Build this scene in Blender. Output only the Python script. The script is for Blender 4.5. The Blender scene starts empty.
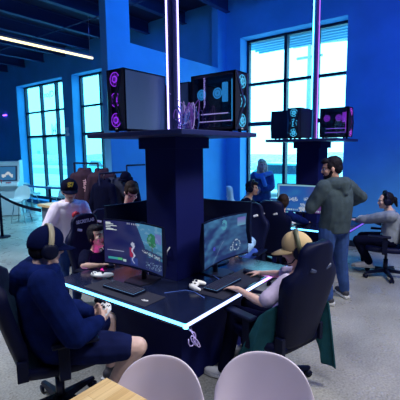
import bpy, bmesh, math, random
from mathutils import Vector as V, Matrix, noise
random.seed(7)
PI = math.pi
SC = bpy.context.scene
COL = SC.collection
def R(d): return math.radians(d)
def RZ(d): return Matrix.Rotation(R(d), 4, 'Z')
def T(*p): return Matrix.Translation(V(p))
def AX(deg, ax): return Matrix.Rotation(R(deg), 4, ax)

# ------------------------------------------------------------------ materials
MATS = {}
def mat(name, col, rough=.5, metal=0., emit=None, estr=0., var=0., vscale=8., bump=0., bscale=40., spec=.5, coat=0.):
    if name in MATS: return MATS[name]
    m = bpy.data.materials.new(name); m.use_nodes = True
    nt = m.node_tree; b = nt.nodes['Principled BSDF']
    b.inputs['Base Color'].default_value = (*col, 1)
    b.inputs['Roughness'].default_value = rough
    b.inputs['Metallic'].default_value = metal
    b.inputs['Specular IOR Level'].default_value = spec
    if coat: b.inputs['Coat Weight'].default_value = coat
    if emit:
        b.inputs['Emission Color'].default_value = (*emit, 1); b.inputs['Emission Strength'].default_value = estr
    if var or bump:
        tc = nt.nodes.new('ShaderNodeTexCoord')
    if var:
        n = nt.nodes.new('ShaderNodeTexNoise'); n.inputs['Scale'].default_value = vscale; n.inputs['Detail'].default_value = 6
        nt.links.new(tc.outputs['Object'], n.inputs['Vector'])
        r = nt.nodes.new('ShaderNodeValToRGB')
        r.color_ramp.elements[0].position = .3; r.color_ramp.elements[1].position = .7
        r.color_ramp.elements[0].color = (*[max(0, c * (1 - var)) for c in col], 1)
        r.color_ramp.elements[1].color = (*[min(1, c * (1 + var)) for c in col], 1)
        nt.links.new(n.outputs['Fac'], r.inputs['Fac']); nt.links.new(r.outputs['Color'], b.inputs['Base Color'])
    if bump:
        n2 = nt.nodes.new('ShaderNodeTexNoise'); n2.inputs['Scale'].default_value = bscale; n2.inputs['Detail'].default_value = 4
        nt.links.new(tc.outputs['Object'], n2.inputs['Vector'])
        bp = nt.nodes.new('ShaderNodeBump'); bp.inputs['Strength'].default_value = bump; bp.inputs['Distance'].default_value = .01
        nt.links.new(n2.outputs['Fac'], bp.inputs['Height']); nt.links.new(bp.outputs['Normal'], b.inputs['Normal'])
    MATS[name] = m
    return m
def glow(name, col, s):
    return mat(name, (.02, .02, .02), .5, emit=col, estr=s)

# ------------------------------------------------------------------ mesh builder
class MB:
    def __init__(s): s.v = []; s.f = []; s.m = []; s.sm = []
    def add(s, vs, fs, mi=0, M=None, smooth=False):
        o = len(s.v)
        for p in vs:
            p = V(p); s.v.append(M @ p if M is not None else p)
        for f in fs:
            s.f.append([o + i for i in f]); s.m.append(mi); s.sm.append(smooth)
    def box(s, c, d, bev=0., M=None, mi=0):
        bm = bmesh.new(); bmesh.ops.create_cube(bm, size=1)
        for w in bm.verts: w.co = V((w.co.x * d[0] + c[0], w.co.y * d[1] + c[1], w.co.z * d[2] + c[2]))
        if bev: bmesh.ops.bevel(bm, geom=bm.edges[:], offset=bev, segments=2, affect='EDGES', profile=.5)
        bm.verts.index_update()
        s.add([w.co.copy() for w in bm.verts], [[w.index for w in f.verts] for f in bm.faces], mi, M); bm.free()
    def bx(s, x0, x1, y0, y1, z0, z1, bev=0., M=None, mi=0):
        s.box(((x0 + x1) / 2, (y0 + y1) / 2, (z0 + z1) / 2), (abs(x1 - x0), abs(y1 - y0), abs(z1 - z0)), bev, M, mi)
    def loft(s, rings, mi=0, M=None, smooth=True, caps=True, closed=True):
        n = len(rings[0]); vs = [p for r in rings for p in r]; fs = []
        for i in range(len(rings) - 1):
            for j in range(n if closed else n - 1):
                k = (j + 1) % n
                fs.append([i * n + j, i * n + k, (i + 1) * n + k, (i + 1) * n + j])
        if caps:
            fs.append(list(range(n))[::-1]); fs.append([(len(rings) - 1) * n + j for j in range(n)])
        s.add(vs, fs, mi, M, smooth)
    def tube(s, path, r, n=8, mi=0, M=None, closed=False):
        P = [V(p) for p in path]; k = len(P); rr = r if isinstance(r, (list, tuple)) else [r] * k
        rings = []; up = None
        for i in range(k):
            if closed: t = P[(i + 1) % k] - P[i - 1]
            else: t = P[min(i + 1, k - 1)] - P[max(i - 1, 0)]
            t.normalize()
            if up is None:
                up = V((0, 0, 1)) if abs(t.z) < .9 else V((1, 0, 0))
            a = up - t * up.dot(t)
            if a.length < 1e-4: a = t.orthogonal()
            a.normalize(); up = a; b = t.cross(a)
            rings.append([P[i] + (a * math.cos(2 * PI * j / n) + b * math.sin(2 * PI * j / n)) * rr[i] for j in range(n)])
        if closed: rings.append(rings[0])
        s.loft(rings, mi, M, True, not closed)
    def cyl(s, p0, p1, r0, r1=None, n=16, mi=0, M=None):
        s.tube([p0, p1], [r0, r0 if r1 is None else r1], n, mi, M)
    def ell(s, c, r, n=16, mi=0, M=None, m=10):
        c = V(c); rings = []
        for i in range(1, m):
            a = PI * i / m
            rings.append([V((c.x + r[0] * math.sin(a) * math.cos(2 * PI * j / n), c.y + r[1] * math.sin(a) * math.sin(2 * PI * j / n), c.z - r[2] * math.cos(a))) for j in range(n)])
        o = len(s.v); s.loft(rings, mi, M, True, False)
        b = c - V((0, 0, r[2])); t = c + V((0, 0, r[2]))
        o2 = len(s.v); s.v += [M @ b if M is not None else b, M @ t if M is not None else t]
        L = o + (m - 2) * n
        for j in range(n):
            k = (j + 1) % n
            s.f.append([o2, o + k, o + j]); s.f.append([o2 + 1, L + j, L + k]); s.m += [mi, mi]; s.sm += [True, True]
    def cap(s, p0, p1, r0, r1, n=12, mi=0, M=None):   # capsule
        p0 = V(p0); p1 = V(p1); d = p1 - p0
        if d.length < 1e-5: return s.ell(p0, (r0, r0, r0), n, mi, M)
        d.normalize(); path = []; rr = []
        for a in (80, 55, 30, 0):
            path.append(p0 - d * r0 * math.sin(R(a))); rr.append(max(r0 * math.cos(R(a)), .0006))
        for a in (0, 30, 55, 80):
            path.append(p1 + d * r1 * math.sin(R(a))); rr.append(max(r1 * math.cos(R(a)), .0006))
        s.tube(path, rr, n, mi, M)
    def limb(s, pts, n=12, mi=0, M=None):             # pts = [(p, r), ...]
        for (a, ra), (b, rb) in zip(pts, pts[1:]): s.cap(a, b, ra, rb, n, mi, M)
    def torus(s, c, R_, r, M=None, n=24, k=8, mi=0, ax='X'):
        path = []
        for i in range(n):
            a = 2 * PI * i / n
            o = {'X': (0, math.cos(a), math.sin(a)), 'Y': (math.cos(a), 0, math.sin(a)), 'Z': (math.cos(a), math.sin(a), 0)}[ax]
            path.append(V(c) + V(o) * R_)
        s.tube(path, r, k, mi, M, True)
    def prism(s, poly, t, mi=0, M=None, bev=0):       # poly in local XY, extruded 0..t along Z
        n = len(poly); vs = [(x, y, 0) for x, y in poly] + [(x, y, t) for x, y in poly]
        fs = [list(range(n))[::-1], [n + i for i in range(n)]] + [[i, (i + 1) % n, n + (i + 1) % n, n + i] for i in range(n)]
        s.add(vs, fs, mi, M)
    def build(s, name, mats, parent=None, smooth=None, origin=None):
        me = bpy.data.meshes.new(name)
        o0 = V(origin) if origin is not None else V((0, 0, 0))
        me.from_pydata([tuple(p - o0) for p in s.v], [], s.f); me.validate(verbose=False)
        if not isinstance(mats, (list, tuple)): mats = [mats]
        for m in mats: me.materials.append(m)
        if len(me.polygons) == len(s.m):
            me.polygons.foreach_set('material_index', s.m)
            me.polygons.foreach_set('use_smooth', [True] * len(s.m) if smooth else (s.sm if smooth is None else [False] * len(s.m)))
        bm = bmesh.new(); bm.from_mesh(me); bmesh.ops.recalc_face_normals(bm, faces=bm.faces); bm.to_mesh(me); bm.free()
        me.update()
        o = bpy.data.objects.new(name, me); COL.objects.link(o)
        if parent is not None: o.parent = parent
        return o

def remesh(o, vox, it=4, fac=.5, disp=None):
    m = o.modifiers.new('r', 'REMESH'); m.mode = 'VOXEL'; m.voxel_size = vox; m.use_smooth_shade = True
    if it:
        q = o.modifiers.new('s', 'SMOOTH'); q.factor = fac; q.iterations = it
    bpy.context.view_layer.update()
    dg = bpy.context.evaluated_depsgraph_get()
    me = bpy.data.meshes.new_from_object(o.evaluated_get(dg)); old = o.data; mats = list(old.materials)
    o.modifiers.clear(); o.data = me; me.name = o.name
    me.materials.clear()
    for k in mats: me.materials.append(k)
    me.polygons.foreach_set('material_index', [0] * len(me.polygons))
    me.polygons.foreach_set('use_smooth', [True] * len(me.polygons))
    if disp:
        amp, fr = disp
        nn = [v.normal.copy() for v in me.vertices]
        for v, n in zip(me.vertices, nn):
            p = v.co
            q = V((p.x * fr, p.y * fr, p.z * fr * .6))
            a = noise.noise(q) + .5 * noise.noise(q * 2.3 + V((3, 1, 7)))
            v.co = p + n * amp * a
    bpy.data.meshes.remove(old); me.update()
    return o

# ------------------------------------------------------------------ things
def tag(o, label, cat, group=None, kind=None):
    o['label'] = label; o['category'] = cat
    if group: o['group'] = group
    if kind: o['kind'] = kind
    return o
def thing(name, label, cat, loc=(0, 0, 0), rz=0, group=None):
    o = bpy.data.objects.new(name, None); COL.objects.link(o); o.empty_display_size = .1
    o.location = loc; o.rotation_euler = (0, 0, R(rz))
    return tag(o, label, cat, group)
def struct(o, label=None, cat=None):
    o['kind'] = 'structure'
    if label: o['label'] = label
    if cat: o['category'] = cat
    return o
def kids(o): return [c for c in COL.objects if c.parent == o]
def dup(root, loc, rz, label, group=None):
    r = root.copy(); COL.objects.link(r); r.location = loc; r.rotation_euler = (0, 0, R(rz)); r['label'] = label
    if group: r['group'] = group
    for ch in kids(root):
        c = ch.copy(); COL.objects.link(c); c.parent = r
        for g in kids(ch):
            d = g.copy(); COL.objects.link(d); d.parent = c
    return r
def text_part(name, s, size, M, m, parent=None, ext=.001, bold=0.):
    cu = bpy.data.curves.new(name, 'FONT'); cu.body = s; cu.size = size; cu.extrude = ext; cu.align_x = 'CENTER'; cu.align_y = 'CENTER'; cu.offset = bold
    t = bpy.data.objects.new(name, cu); COL.objects.link(t)
    bpy.context.view_layer.update(); dg = bpy.context.evaluated_depsgraph_get()
    me = bpy.data.meshes.new_from_object(t.evaluated_get(dg)); COL.objects.unlink(t); bpy.data.objects.remove(t)
    me.transform(M); me.materials.clear(); me.materials.append(m)
    o = bpy.data.objects.new(name, me); COL.objects.link(o)
    if parent is not None: o.parent = parent
    return o
def lamp(name, kind, loc, energy, col, size=1., size_y=None, target=None, spot=None):
    l = bpy.data.lights.new(name, kind); l.energy = energy; l.color = col
    if kind == 'AREA':
        l.size = size
        if size_y: l.shape = 'RECTANGLE'; l.size_y = size_y
    elif kind in ('POINT', 'SPOT'): l.shadow_soft_size = size
    if spot: l.spot_size = R(spot); l.spot_blend = .6
    o = bpy.data.objects.new(name, l); COL.objects.link(o); o.location = loc
    if target is not None:
        o.rotation_euler = (V(target) - V(loc)).to_track_quat('-Z', 'Y').to_euler()
    return o

# ------------------------------------------------------------------ palette
black_leather = mat('black_leather', (.003, .005, .032), .55, bump=.1, bscale=120, spec=.14)
black_plastic = mat('black_plastic', (.003, .005, .024), .45, spec=.16)
matte_black = mat('matte_black', (.004, .006, .035), .75, spec=.2)
tower_black = mat('tower_panel', (.003, .006, .085), .7, spec=.2)
dark_metal = mat('dark_metal', (.02, .022, .05), .4, .6)
white_plastic = mat('white_plastic', (.8, .8, .82), .35)
shell_plastic = mat('shell_plastic', (.66, .58, .70), .5)
steel = mat('steel', (.5, .5, .55), .3, .9)
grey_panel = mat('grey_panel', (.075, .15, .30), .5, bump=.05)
tan_cloth = mat('tan_cloth', (.55, .40, .22), .85, bump=.3, bscale=200)
olive = mat('olive_plastic', (.10, .11, .07), .5)
gold_metal = mat('brass_plastic', (.38, .33, .22), .4)
navy_cloth = mat('navy_cloth', (.004, .011, .078), .9, var=.25, vscale=14, bump=.3, bscale=150, spec=.05)
navy_cap = mat('navy_cap_cloth', (.003, .006, .042), .9, bump=.2, bscale=200, spec=.05)
navy_shorts = mat('navy_shorts_cloth', (.008, .012, .06), .85, bump=.2, bscale=180, spec=.05)
lilac_cloth = mat('lilac_cloth', (.50, .42, .62), .85, var=.12, bump=.2, bscale=180)
white_cloth = mat('white_cloth', (.78, .7, .85), .9, bump=.25, bscale=150)
black_cloth = mat('black_cloth', (.004, .005, .022), .9, bump=.2, bscale=150, spec=.05)
hoodie_grey = mat('hoodie_cloth', (.045, .068, .085), .9, var=.18, vscale=12, bump=.3, bscale=160, spec=.2)
denim = mat('denim_cloth', (.03, .07, .22), .85, var=.3, vscale=9, bump=.25, bscale=220, spec=.2)
jacket_grey = mat('jacket_cloth', (.22, .25, .32), .85, var=.2, vscale=10, bump=.2, bscale=160)
denim_pale = mat('pale_denim_cloth', (.25, .42, .62), .85, var=.3, vscale=16, bump=.2)
blue_coat = mat('blue_coat_cloth', (.02, .06, .22), .85, var=.3, vscale=8, bump=.2, bscale=120)
scarf_blue = mat('scarf_cloth', (.10, .26, .6), .9, bump=.3, bscale=60)
orange_cloth = mat('orange_cloth', (.75, .16, .06), .85, bump=.2)
maroon = mat('maroon_cloth', (.026, .003, .020), .85, var=.25, vscale=10, bump=.25, bscale=140)
teal_cloth = mat('teal_cloth', (.012, .085, .11), .85, var=.25, vscale=8, bump=.25, bscale=150, spec=.2)
skin_fair = mat('skin_fair', (.66, .42, .36), .55, var=.08, vscale=20)
skin_mid = mat('skin_mid', (.55, .31, .24), .55, var=.08, vscale=20)
skin_warm = mat('skin_warm', (.62, .38, .30), .55, var=.08, vscale=20)
lip = mat('lip_skin', (.45, .16, .16), .5)
brow_m = mat('brow_hair', (.04, .025, .02), .8)
hair_dark = mat('dark_hair', (.008, .007, .014), .65, bump=.5, bscale=90, spec=.12)
hair_brown = mat('brown_hair', (.030, .018, .016), .65, bump=.5, bscale=90, spec=.12)
hair_blonde = mat('blonde_hair', (.62, .52, .36), .6, var=.25, vscale=30, bump=.5, bscale=70)
eye_white = mat('eye_white', (.5, .5, .52), .4)
iris = mat('iris', (.03, .02, .02), .2)
shoe_white = mat('shoe_white', (.75, .75, .78), .6)
shoe_dark = mat('shoe_dark', (.03, .03, .045), .7)
sole_m = mat('shoe_sole', (.6, .6, .62), .7)
print_white = mat('white_print', (.8, .8, .85), .6)
print_red = mat('red_print', (.6, .03, .06), .6)
print_yellow = mat('yellow_print', (.85, .6, .05), .6)
# ------------------------------------------------------------------ room shell
def wall_paint(name, col, rough=.7):
    return mat(name, col, rough, var=.10, vscale=1.6, bump=.12, bscale=14, spec=.3)
paint = wall_paint('blue_lit_wall_paint', (.09, .40, .80))  # blue room light put into the wall paint and plaster colours
paint_part = wall_paint('partition_plaster', (.09, .42, .84))
ceil_m = mat('ceiling_paint', (.006, .010, .07), .8)
joist_m = mat('joist_paint', (.02, .05, .20), .6)
frame_m = mat('window_frame_metal', (.012, .02, .05), .4, .3)

def floor_mat():
    m = bpy.data.materials.new('polished_concrete'); m.use_nodes = True; nt = m.node_tree; b = nt.nodes['Principled BSDF']
    tc = nt.nodes.new('ShaderNodeTexCoord')
    def nz(sc, det, lo, hi, c0, c1):
        n = nt.nodes.new('ShaderNodeTexNoise'); n.inputs['Scale'].default_value = sc; n.inputs['Detail'].default_value = det
        nt.links.new(tc.outputs['Object'], n.inputs['Vector'])
        r = nt.nodes.new('ShaderNodeValToRGB'); r.color_ramp.elements[0].position = lo; r.color_ramp.elements[1].position = hi
        r.color_ramp.elements[0].color = (*c0, 1); r.color_ramp.elements[1].color = (*c1, 1)
        nt.links.new(n.outputs['Fac'], r.inputs['Fac']); return n, r
    n1, r1 = nz(1.3, 9, .3, .72, (.25, .25, .24), (.50, .49, .46))
    n2, r2 = nz(55, 5, .36, .66, (.62, .62, .62), (1.0, 1.0, 1.0))
    mx = nt.nodes.new('ShaderNodeMix'); mx.data_type = 'RGBA'; mx.blend_type = 'MULTIPLY'; mx.inputs[0].default_value = 1
    nt.links.new(r1.outputs['Color'], mx.inputs[6]); nt.links.new(r2.outputs['Color'], mx.inputs[7])
    nt.links.new(mx.outputs[2], b.inputs['Base Color'])
    n3, r3 = nz(4, 6, .35, .7, (.24, .24, .24), (.42, .42, .42))
    nt.links.new(r3.outputs['Color'], b.inputs['Roughness'])
    bp = nt.nodes.new('ShaderNodeBump'); bp.inputs['Strength'].default_value = .08; bp.inputs['Distance'].default_value = .01
    nt.links.new(n2.outputs['Fac'], bp.inputs['Height']); nt.links.new(bp.outputs['Normal'], b.inputs['Normal'])
    b.inputs['Specular IOR Level'].default_value = .5
    return m
XB, XG = 7.65, 8.0
b = MB(); b.bx(-6, 8.1, -6, 17, -.2, 0); struct(b.build('floor', floor_mat()))
b = MB(); b.bx(-6, 8.1, -6, 17, 5.28, 5.4); struct(b.build('ceiling', ceil_m))
Z0, ZT = .14, 4.38
WIN = [(2.31, 4.65), (8.4, 11.0), (11.52, 14.5)]
b = MB(); edges = [-6] + [e for w in WIN for e in w] + [17]
for i in range(0, len(edges), 2): b.bx(XB, 8.1, edges[i], edges[i + 1], 0, 5.3)
for y0, y1 in WIN:
    b.bx(XB, 8.1, y0, y1, ZT, 5.3); b.bx(XB, 8.1, y0, y1, 0, Z0)
struct(b.build('wall_back', paint))
b = MB(); b.bx(-6.2, 8.1, 17, 17.2, 0, 5.3); struct(b.build('wall_left', paint))
b = MB(); b.bx(-6.2, 8.1, -6.2, -6, 0, 5.3); struct(b.build('wall_right', paint))
b = MB(); b.bx(-6.2, -6, -6, 17, 0, 5.3); struct(b.build('wall_front', paint))
# partition with a tall end pier and an open top
b = MB()
b.bx(4.19, 4.69, 5.03, 5.19, 0, 5.28); b.bx(4.69, 7.32, 5.03, 5.19, 0, 3.73); b.bx(7.32, XB, 5.03, 5.19, 0, 5.28)
struct(b.build('wall_partition', paint_part))
b = MB(); b.bx(XB - .015, XB, -6, 2.31, 0, .12); struct(b.build('baseboard_back', frame_m))
# joists
for i in range(18):
    y = -5.1 + 1.26 * i
    b = MB(); b.bx(-6, XB, y - .065, y + .065, 4.98, 5.0); b.bx(-6, XB, y - .012, y + .012, 5.0, 5.26); b.bx(-6, XB, y - .065, y + .065, 5.26, 5.28)
    struct(b.build('ceiling_beam', joist_m))
tag((lambda m: (m.tube([(5.45, -5.9, 4.72), (5.45, 16.9, 4.72)], .012), m.build('conduit', joist_m))[1])(MB()), 'thin conduit running across under the dark ceiling beams', 'conduit')

# windows: frame + glass
gm = bpy.data.materials.new('window_glass'); gm.use_nodes = True; nt = gm.node_tree; nt.nodes.clear()
o_ = nt.nodes.new('ShaderNodeOutputMaterial'); mx = nt.nodes.new('ShaderNodeMixShader'); tr = nt.nodes.new('ShaderNodeBsdfTransparent'); gl = nt.nodes.new('ShaderNodeBsdfGlossy'); fr = None
tr.inputs['Color'].default_value = (.90, .97, .98, 1); gl.inputs['Roughness'].default_value = .02; mx.inputs[0].default_value = .05
nt.links.new(tr.outputs[0], mx.inputs[1]); nt.links.new(gl.outputs[0], mx.inputs[2]); nt.links.new(mx.outputs[0], o_.inputs[0])
MUL = {0: [3.69, 3.0], 1: [9.95, 9.0], 2: [13.38, 12.41]}
gm2 = gm.copy(); gm2.name = 'daylight_tinted_glass'  # cyan tone of the daylight put into the tall windows' glass colour
for n_ in gm2.node_tree.nodes:
    if n_.type == 'BSDF_TRANSPARENT': n_.inputs['Color'].default_value = (.62, .90, .95, 1)
for k, (y0, y1) in enumerate(WIN):
    b = MB(); f = .055
    b.bx(XG - .05, XG + .05, y0, y0 + f, Z0, ZT); b.bx(XG - .05, XG + .05, y1 - f, y1, Z0, ZT)
    b.bx(XG - .05, XG + .05, y0, y1, ZT - f, ZT); b.bx(XG - .05, XG + .05, y0, y1, Z0, Z0 + .1)
    for m in MUL[k]: b.bx(XG - .06, XG + .06, m - .035, m + .035, Z0, ZT)
    for z, h in ((3.40, .03), (2.50, .045)): b.bx(XG - .045, XG + .045, y0, y1, z - h, z + h)
    w = struct(b.build('window_%d' % (k + 1), frame_m))
    g = MB(); g.bx(XG - .006, XG + .006, y0 + .01, y1 - .01, Z0 + .02, ZT - .01)
    struct(g.build('window_glass', gm if k == 0 else gm2, w))
ink = mat('window_vinyl', (.05, .16, .22), .6)
vinyl = bpy.data.materials.new('pale_vinyl'); vinyl.use_nodes = True; nt = vinyl.node_tree; nt.nodes.clear()
o_ = nt.nodes.new('ShaderNodeOutputMaterial'); tl = nt.nodes.new('ShaderNodeBsdfTranslucent'); tl.inputs['Color'].default_value = (.9, .92, .92, 1); nt.links.new(tl.outputs[0], o_.inputs[0])
def Mwin(y, z): return T(XG - .02, y, z) @ Matrix(((0, 0, 1, 0), (1, 0, 0, 0), (0, 1, 0, 0), (0, 0, 0, 1)))
tag(text_part('window_lettering', 'no(D', .30, T(XG + .012, 12.93, 3.98) @ Matrix(((0, 0, 1, 0), (-1, 0, 0, 0), (0, 1, 0, 0), (0, 0, 0, 1))), ink), 'thin grey lettering near the top of the tall window beside the games cabinet', 'window lettering')
tag(text_part('window_letter', 'M', .52, T(XG + .012, 12.72, 2.72) @ Matrix(((0, 0, 1, 0), (-1, 0, 0, 0), (0, 1, 0, 0), (0, 0, 0, 1))), vinyl, bold=.02), 'large pale letter on the tall window above its lower crossbar', 'window lettering')
# hooded canopy outside and outdoors
can = mat('canopy_metal', (.35, .62, .75), .6)
b = MB(); b.bx(8.1, 9.25, 1.9, 5.0, 4.42, 4.5)
for i in range(6): b.bx(8.15 + .2 * i, 8.19 + .2 * i, 1.9, 5.0, 4.38, 4.42)
tag(b.build('canopy', can), 'ribbed blue metal canopy outside above the big window', 'canopy')
snow = mat('pale_ground', (.62, .66, .68), .9, var=.15, vscale=.6)
b = MB(); b.bx(8.1, 90, -60, 110, -.3, -.1); struct(b.build('exterior_ground', snow))
b = MB(); b.bx(20, 27, -60, 110, -.1, -.07); struct(b.build('road', mat('road_asphalt', (.28, .42, .47), .8, var=.12, vscale=1.)))
brush = mat('winter_brush', (.46, .52, .52), .95, var=.5, vscale=3.5)
b = MB(); rings = []
for i in range(60):
    y = -50 + i * 2.6; h = 1.5 + .5 * noise.noise(V((i * .7, 0, 0)))
    rings.append([V((34, y, -.12)), V((36, y, h * .75)), V((38, y, h)), V((42, y, h * .8)), V((46, y, -.12))])
b.loft(rings, caps=True)
struct(b.build('terrain_bank', brush))
def car(loc, rz, col, label):
    t = thing('parked_car', label, 'car', loc, rz)
    cm = mat('car_paint_' + label.split()[0], col, .3, coat=.5); gls = mat('car_glass', (.02, .05, .08), .1)
    b = MB(); pr = [(-2.15, .35), (-2.15, .75), (-1.95, .95), (-1.3, 1.0), (-.75, 1.42), (.75, 1.45), (1.35, 1.02), (2.0, .9), (2.15, .7), (2.15, .35)]
    b.prism(pr, 1.7, M=T(0, .85, 0) @ AX(90, 'X')); b.build('body', cm, t)
    for sy in (-.86, .86):
        b = MB(); b.prism([(-1.1, 1.0), (-.66, 1.35), (.68, 1.38), (1.15, 1.02)], .02, M=T(0, sy + .01, 0) @ AX(90, 'X')); b.build('side_window', gls, t)
    for sx in (-1.3, 1.3):
        for sy in (-.8, .8):
            b = MB(); b.cyl((sx, sy - .1, .33), (sx, sy + .1, .33), .33, n=20); b.build('wheel', matte_black, t)
    return t
car((17.5, 21.5, -.1), 78, (.10, .55, .62), 'teal parked car seen outside through the window behind the coats')
car((15.5, 7.0, -.1), 95, (.10, .5, .56), 'blue green parked car outside the window beside the far gaming tower')
b = MB(); b.cyl((19, 7.55, -.1), (19, 7.55, 8), .11, .08); b.bx(18.95, 19.05, 6.7, 8.4, 7.0, 7.12); b.bx(18.95, 19.05, 6.9, 8.2, 6.4, 6.5)
for i in range(3): b.tube([(19, 7.0 + .6 * i, 7.1), (19, 2 + .6 * i, 6.75), (19, -4 + .6 * i, 7.1)], .02)
tag(b.build('utility_pole', mat('weathered_wood', (.25, .33, .36), .9)), 'wooden utility pole with crossarms and wires outside the big window', 'utility pole')
def bldg(x, y, w, d, h, col, label):
    t = thing('roadside_building', label, 'building', (x, y, -.1))
    b = MB(); b.bx(0, d, -w / 2, w / 2, 0, h); b.build('wall', mat('render_' + label.split()[0], col, .9, var=.08, vscale=1), t)
    b = MB(); b.bx(-.3, d + .3, -w / 2 - .3, w / 2 + .3, h, h + .25); b.build('roof', mat('flat_roof', (.4, .44, .46), .8), t)
    for i in range(3):
        b = MB(); y0 = -w / 2 + w * (i + .5) / 3; b.bx(-.03, 0, y0 - .6, y0 + .6, 1, 2.4); b.build('window_pane', mat('far_glass', (.2, .4, .46), .2), t)
bldg(42, 46, 12, 6, 4.2, (.55, .55, .54), 'pale flat roofed building across the road behind the teal car')
bldg(44, 76, 10, 6, 5, (.6, .52, .5), 'pinkish low building across the road beyond the tall window')
# far-wall fittings
b = MB(); b.bx(XB - .08, XB, 11.28, 11.4, 2.62, 2.72, .01); b.bx(XB - .06, XB, 11.30, 11.36, 2.50, 2.64, .01); b.bx(XB - .1, XB, 11.26, 11.36, 2.44, 2.54, .01)
tag(b.build('wall_fitting', white_plastic), 'small white two part fitting on the wall between the tall windows', 'wall fitting')
b = MB(); b.bx(XB - .06, XB, 15.35, 15.6, 3.36, 3.40, .01)
tag(b.build('wall_light', glow('violet_tube', (.35, .1, 1), 4)), 'short violet light bar glowing on the far end of the window wall', 'light')
# suspended tube lights
tube_on = glow('tube_light_lens', (1., .90, .50), 2.0)
def tube_light(x0, x1, y, z, label):
    t = thing('tube_light', label, 'light', ((x0 + x1) / 2, y, z), 0, 'suspended tube lights')
    L = (x1 - x0) / 2
    b = MB(); b.bx(-L, L, -.03, .03, .02, .06); b.build('housing', mat('tube_housing', (.3, .33, .4), .5), t)
    b = MB(); b.cap((-L, 0, 0), (L, 0, 0), .03, .03, 10); b.build('lamp_lens', tube_on, t)
    for sx in (-L * .97, L * .97):
        b = MB(); b.cyl((sx, 0, .05), (sx, 0, 5.27 - z), .006, n=6); b.build('hanger_wire', steel, t)
tube_light(2.0, 6.21, 8.03, 4.2, 'lit warm white tube light hanging below the dark beams near the tall windows')
# ------------------------------------------------------------------ gaming stations
led_blue = glow('led_blue', (.10, .48, 1.0), 5.5)
led_white = glow('led_lavender', (.40, .52, 1.0), 3.6)
led_pink = glow('led_magenta', (.55, .25, 1.0), 4)
led_dim = glow('led_indigo', (.25, .12, 1.0), 1.0)
led_cyan = glow('led_cyan', (.1, .75, 1.0), 8)
led_violet = glow('led_violet', (.42, .36, 1.0), 5)
desk_top = mat('desk_laminate', (.006, .010, .035), .20, var=.2, vscale=5, spec=1.)

def station(cx, cy, hx, hy, who):
    t = thing('gaming_desk', 'black square gaming desk with glowing edges, ' + who, 'desk', (cx, cy, 0), 0, 'square gaming desks')
    b = MB(); b.bx(-hx, hx, -hy, hy, .70, .75, .004); b.build('desktop', desk_top, t)
    b = MB(); b.bx(-hx + .28, hx - .28, -hy + .28, hy - .28, 0, .70); b.build('pedestal', tower_black, t)
    z0, z1, e = .722, .742, .010
    def strip(x0, x1, y0, y1, m):
        b = MB(); b.bx(x0, x1, y0, y1, z0, z1); b.build('light_strip', m, t)
    strip(-hx - e, -hx, -hy, hy * .8, led_blue); strip(-hx - e, -hx, hy * .8, hy, led_white)
    far = cx > 4
    strip(-hx, hx * .35, -hy - e, -hy, led_dim if far else led_white); strip(hx * .35, hx, -hy - e, -hy, led_dim if far else led_pink)
    strip(-hx, hx, hy, hy + e, led_pink); strip(hx, hx + e, -hy, hy, led_blue)
    b = MB(); b.box((-hx - .004, -hy - .004, .728), (.03, .03, .03), .006); b.build('corner_light', led_cyan, t)
    # tower through the desk
    w = thing('display_tower', 'dark square tower rising out of the ' + who.split(' desk')[0] + ' desk to carry a shelf' if 0 else 'dark square tower carrying the shelf, ' + who, 'tower', (cx, cy, .75), 0, 'towers in the middle of the desks')
    b = MB(); b.bx(-.2, .2, -.18, .18, 0, 1.27, .003); b.build('shaft', tower_black, w)
    b = MB(); b.bx(-.24, .24, -.22, .22, 1.17, 1.27, .003); b.build('collar', tower_black, w)
    for s, yy in ((-1, -.1), (-1, .12)):
        b = MB(); b.tube([(-.203, yy, .30), (-.22, yy + .02, .26), (-.203, yy + .05, .2), (-.215, yy + .07, .16)], .006, 6); b.build('cable', white_plastic, w)
    s = .55
    sh = thing('computer_shelf', 'dark shelf of computers on the tower, ' + who, 'shelf', (cx, cy, 2.02), 0, 'shelves on the towers')
    b = MB(); b.bx(-s, s, -s, s, 0, .04, .006); b.build('shelf_board', mat('shelf_laminate', (.014, .02, .10), .45), sh)
    p = thing('light_pole', 'tall pole with glowing strips above the shelf, ' + who, 'light pole', (cx, cy, 2.06), 0, 'light poles above the towers')
    b = MB(); b.bx(-.036, .036, -.036, .036, 0, 3.22, .003); b.build('post', mat('pole_paint', (.012, .02, .10), .4), p)
    return p
p1 = station(2.68, 2.33, .80, .765, 'where the person in the navy hoodie plays')
for x, y in ((-.041, .03), (.03, -.041)):
    b = MB(); b.box((x, y, 1.61), (.010, .010, 3.2)); b.build('light_strip', led_violet, p1)
p2 = station(6.0, 2.3, .70, .75, 'beside the big window')
b = MB(); b.box((-.05, .012, 1.61), (.010, .014, 3.2)); b.build('light_strip', led_cyan, p2)
b = MB(); b.box((.03, -.05, 1.61), (.012, .010, 3.2)); b.build('light_strip', glow('led_purple', (.5, .15, 1), 1.6), p2)

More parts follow.
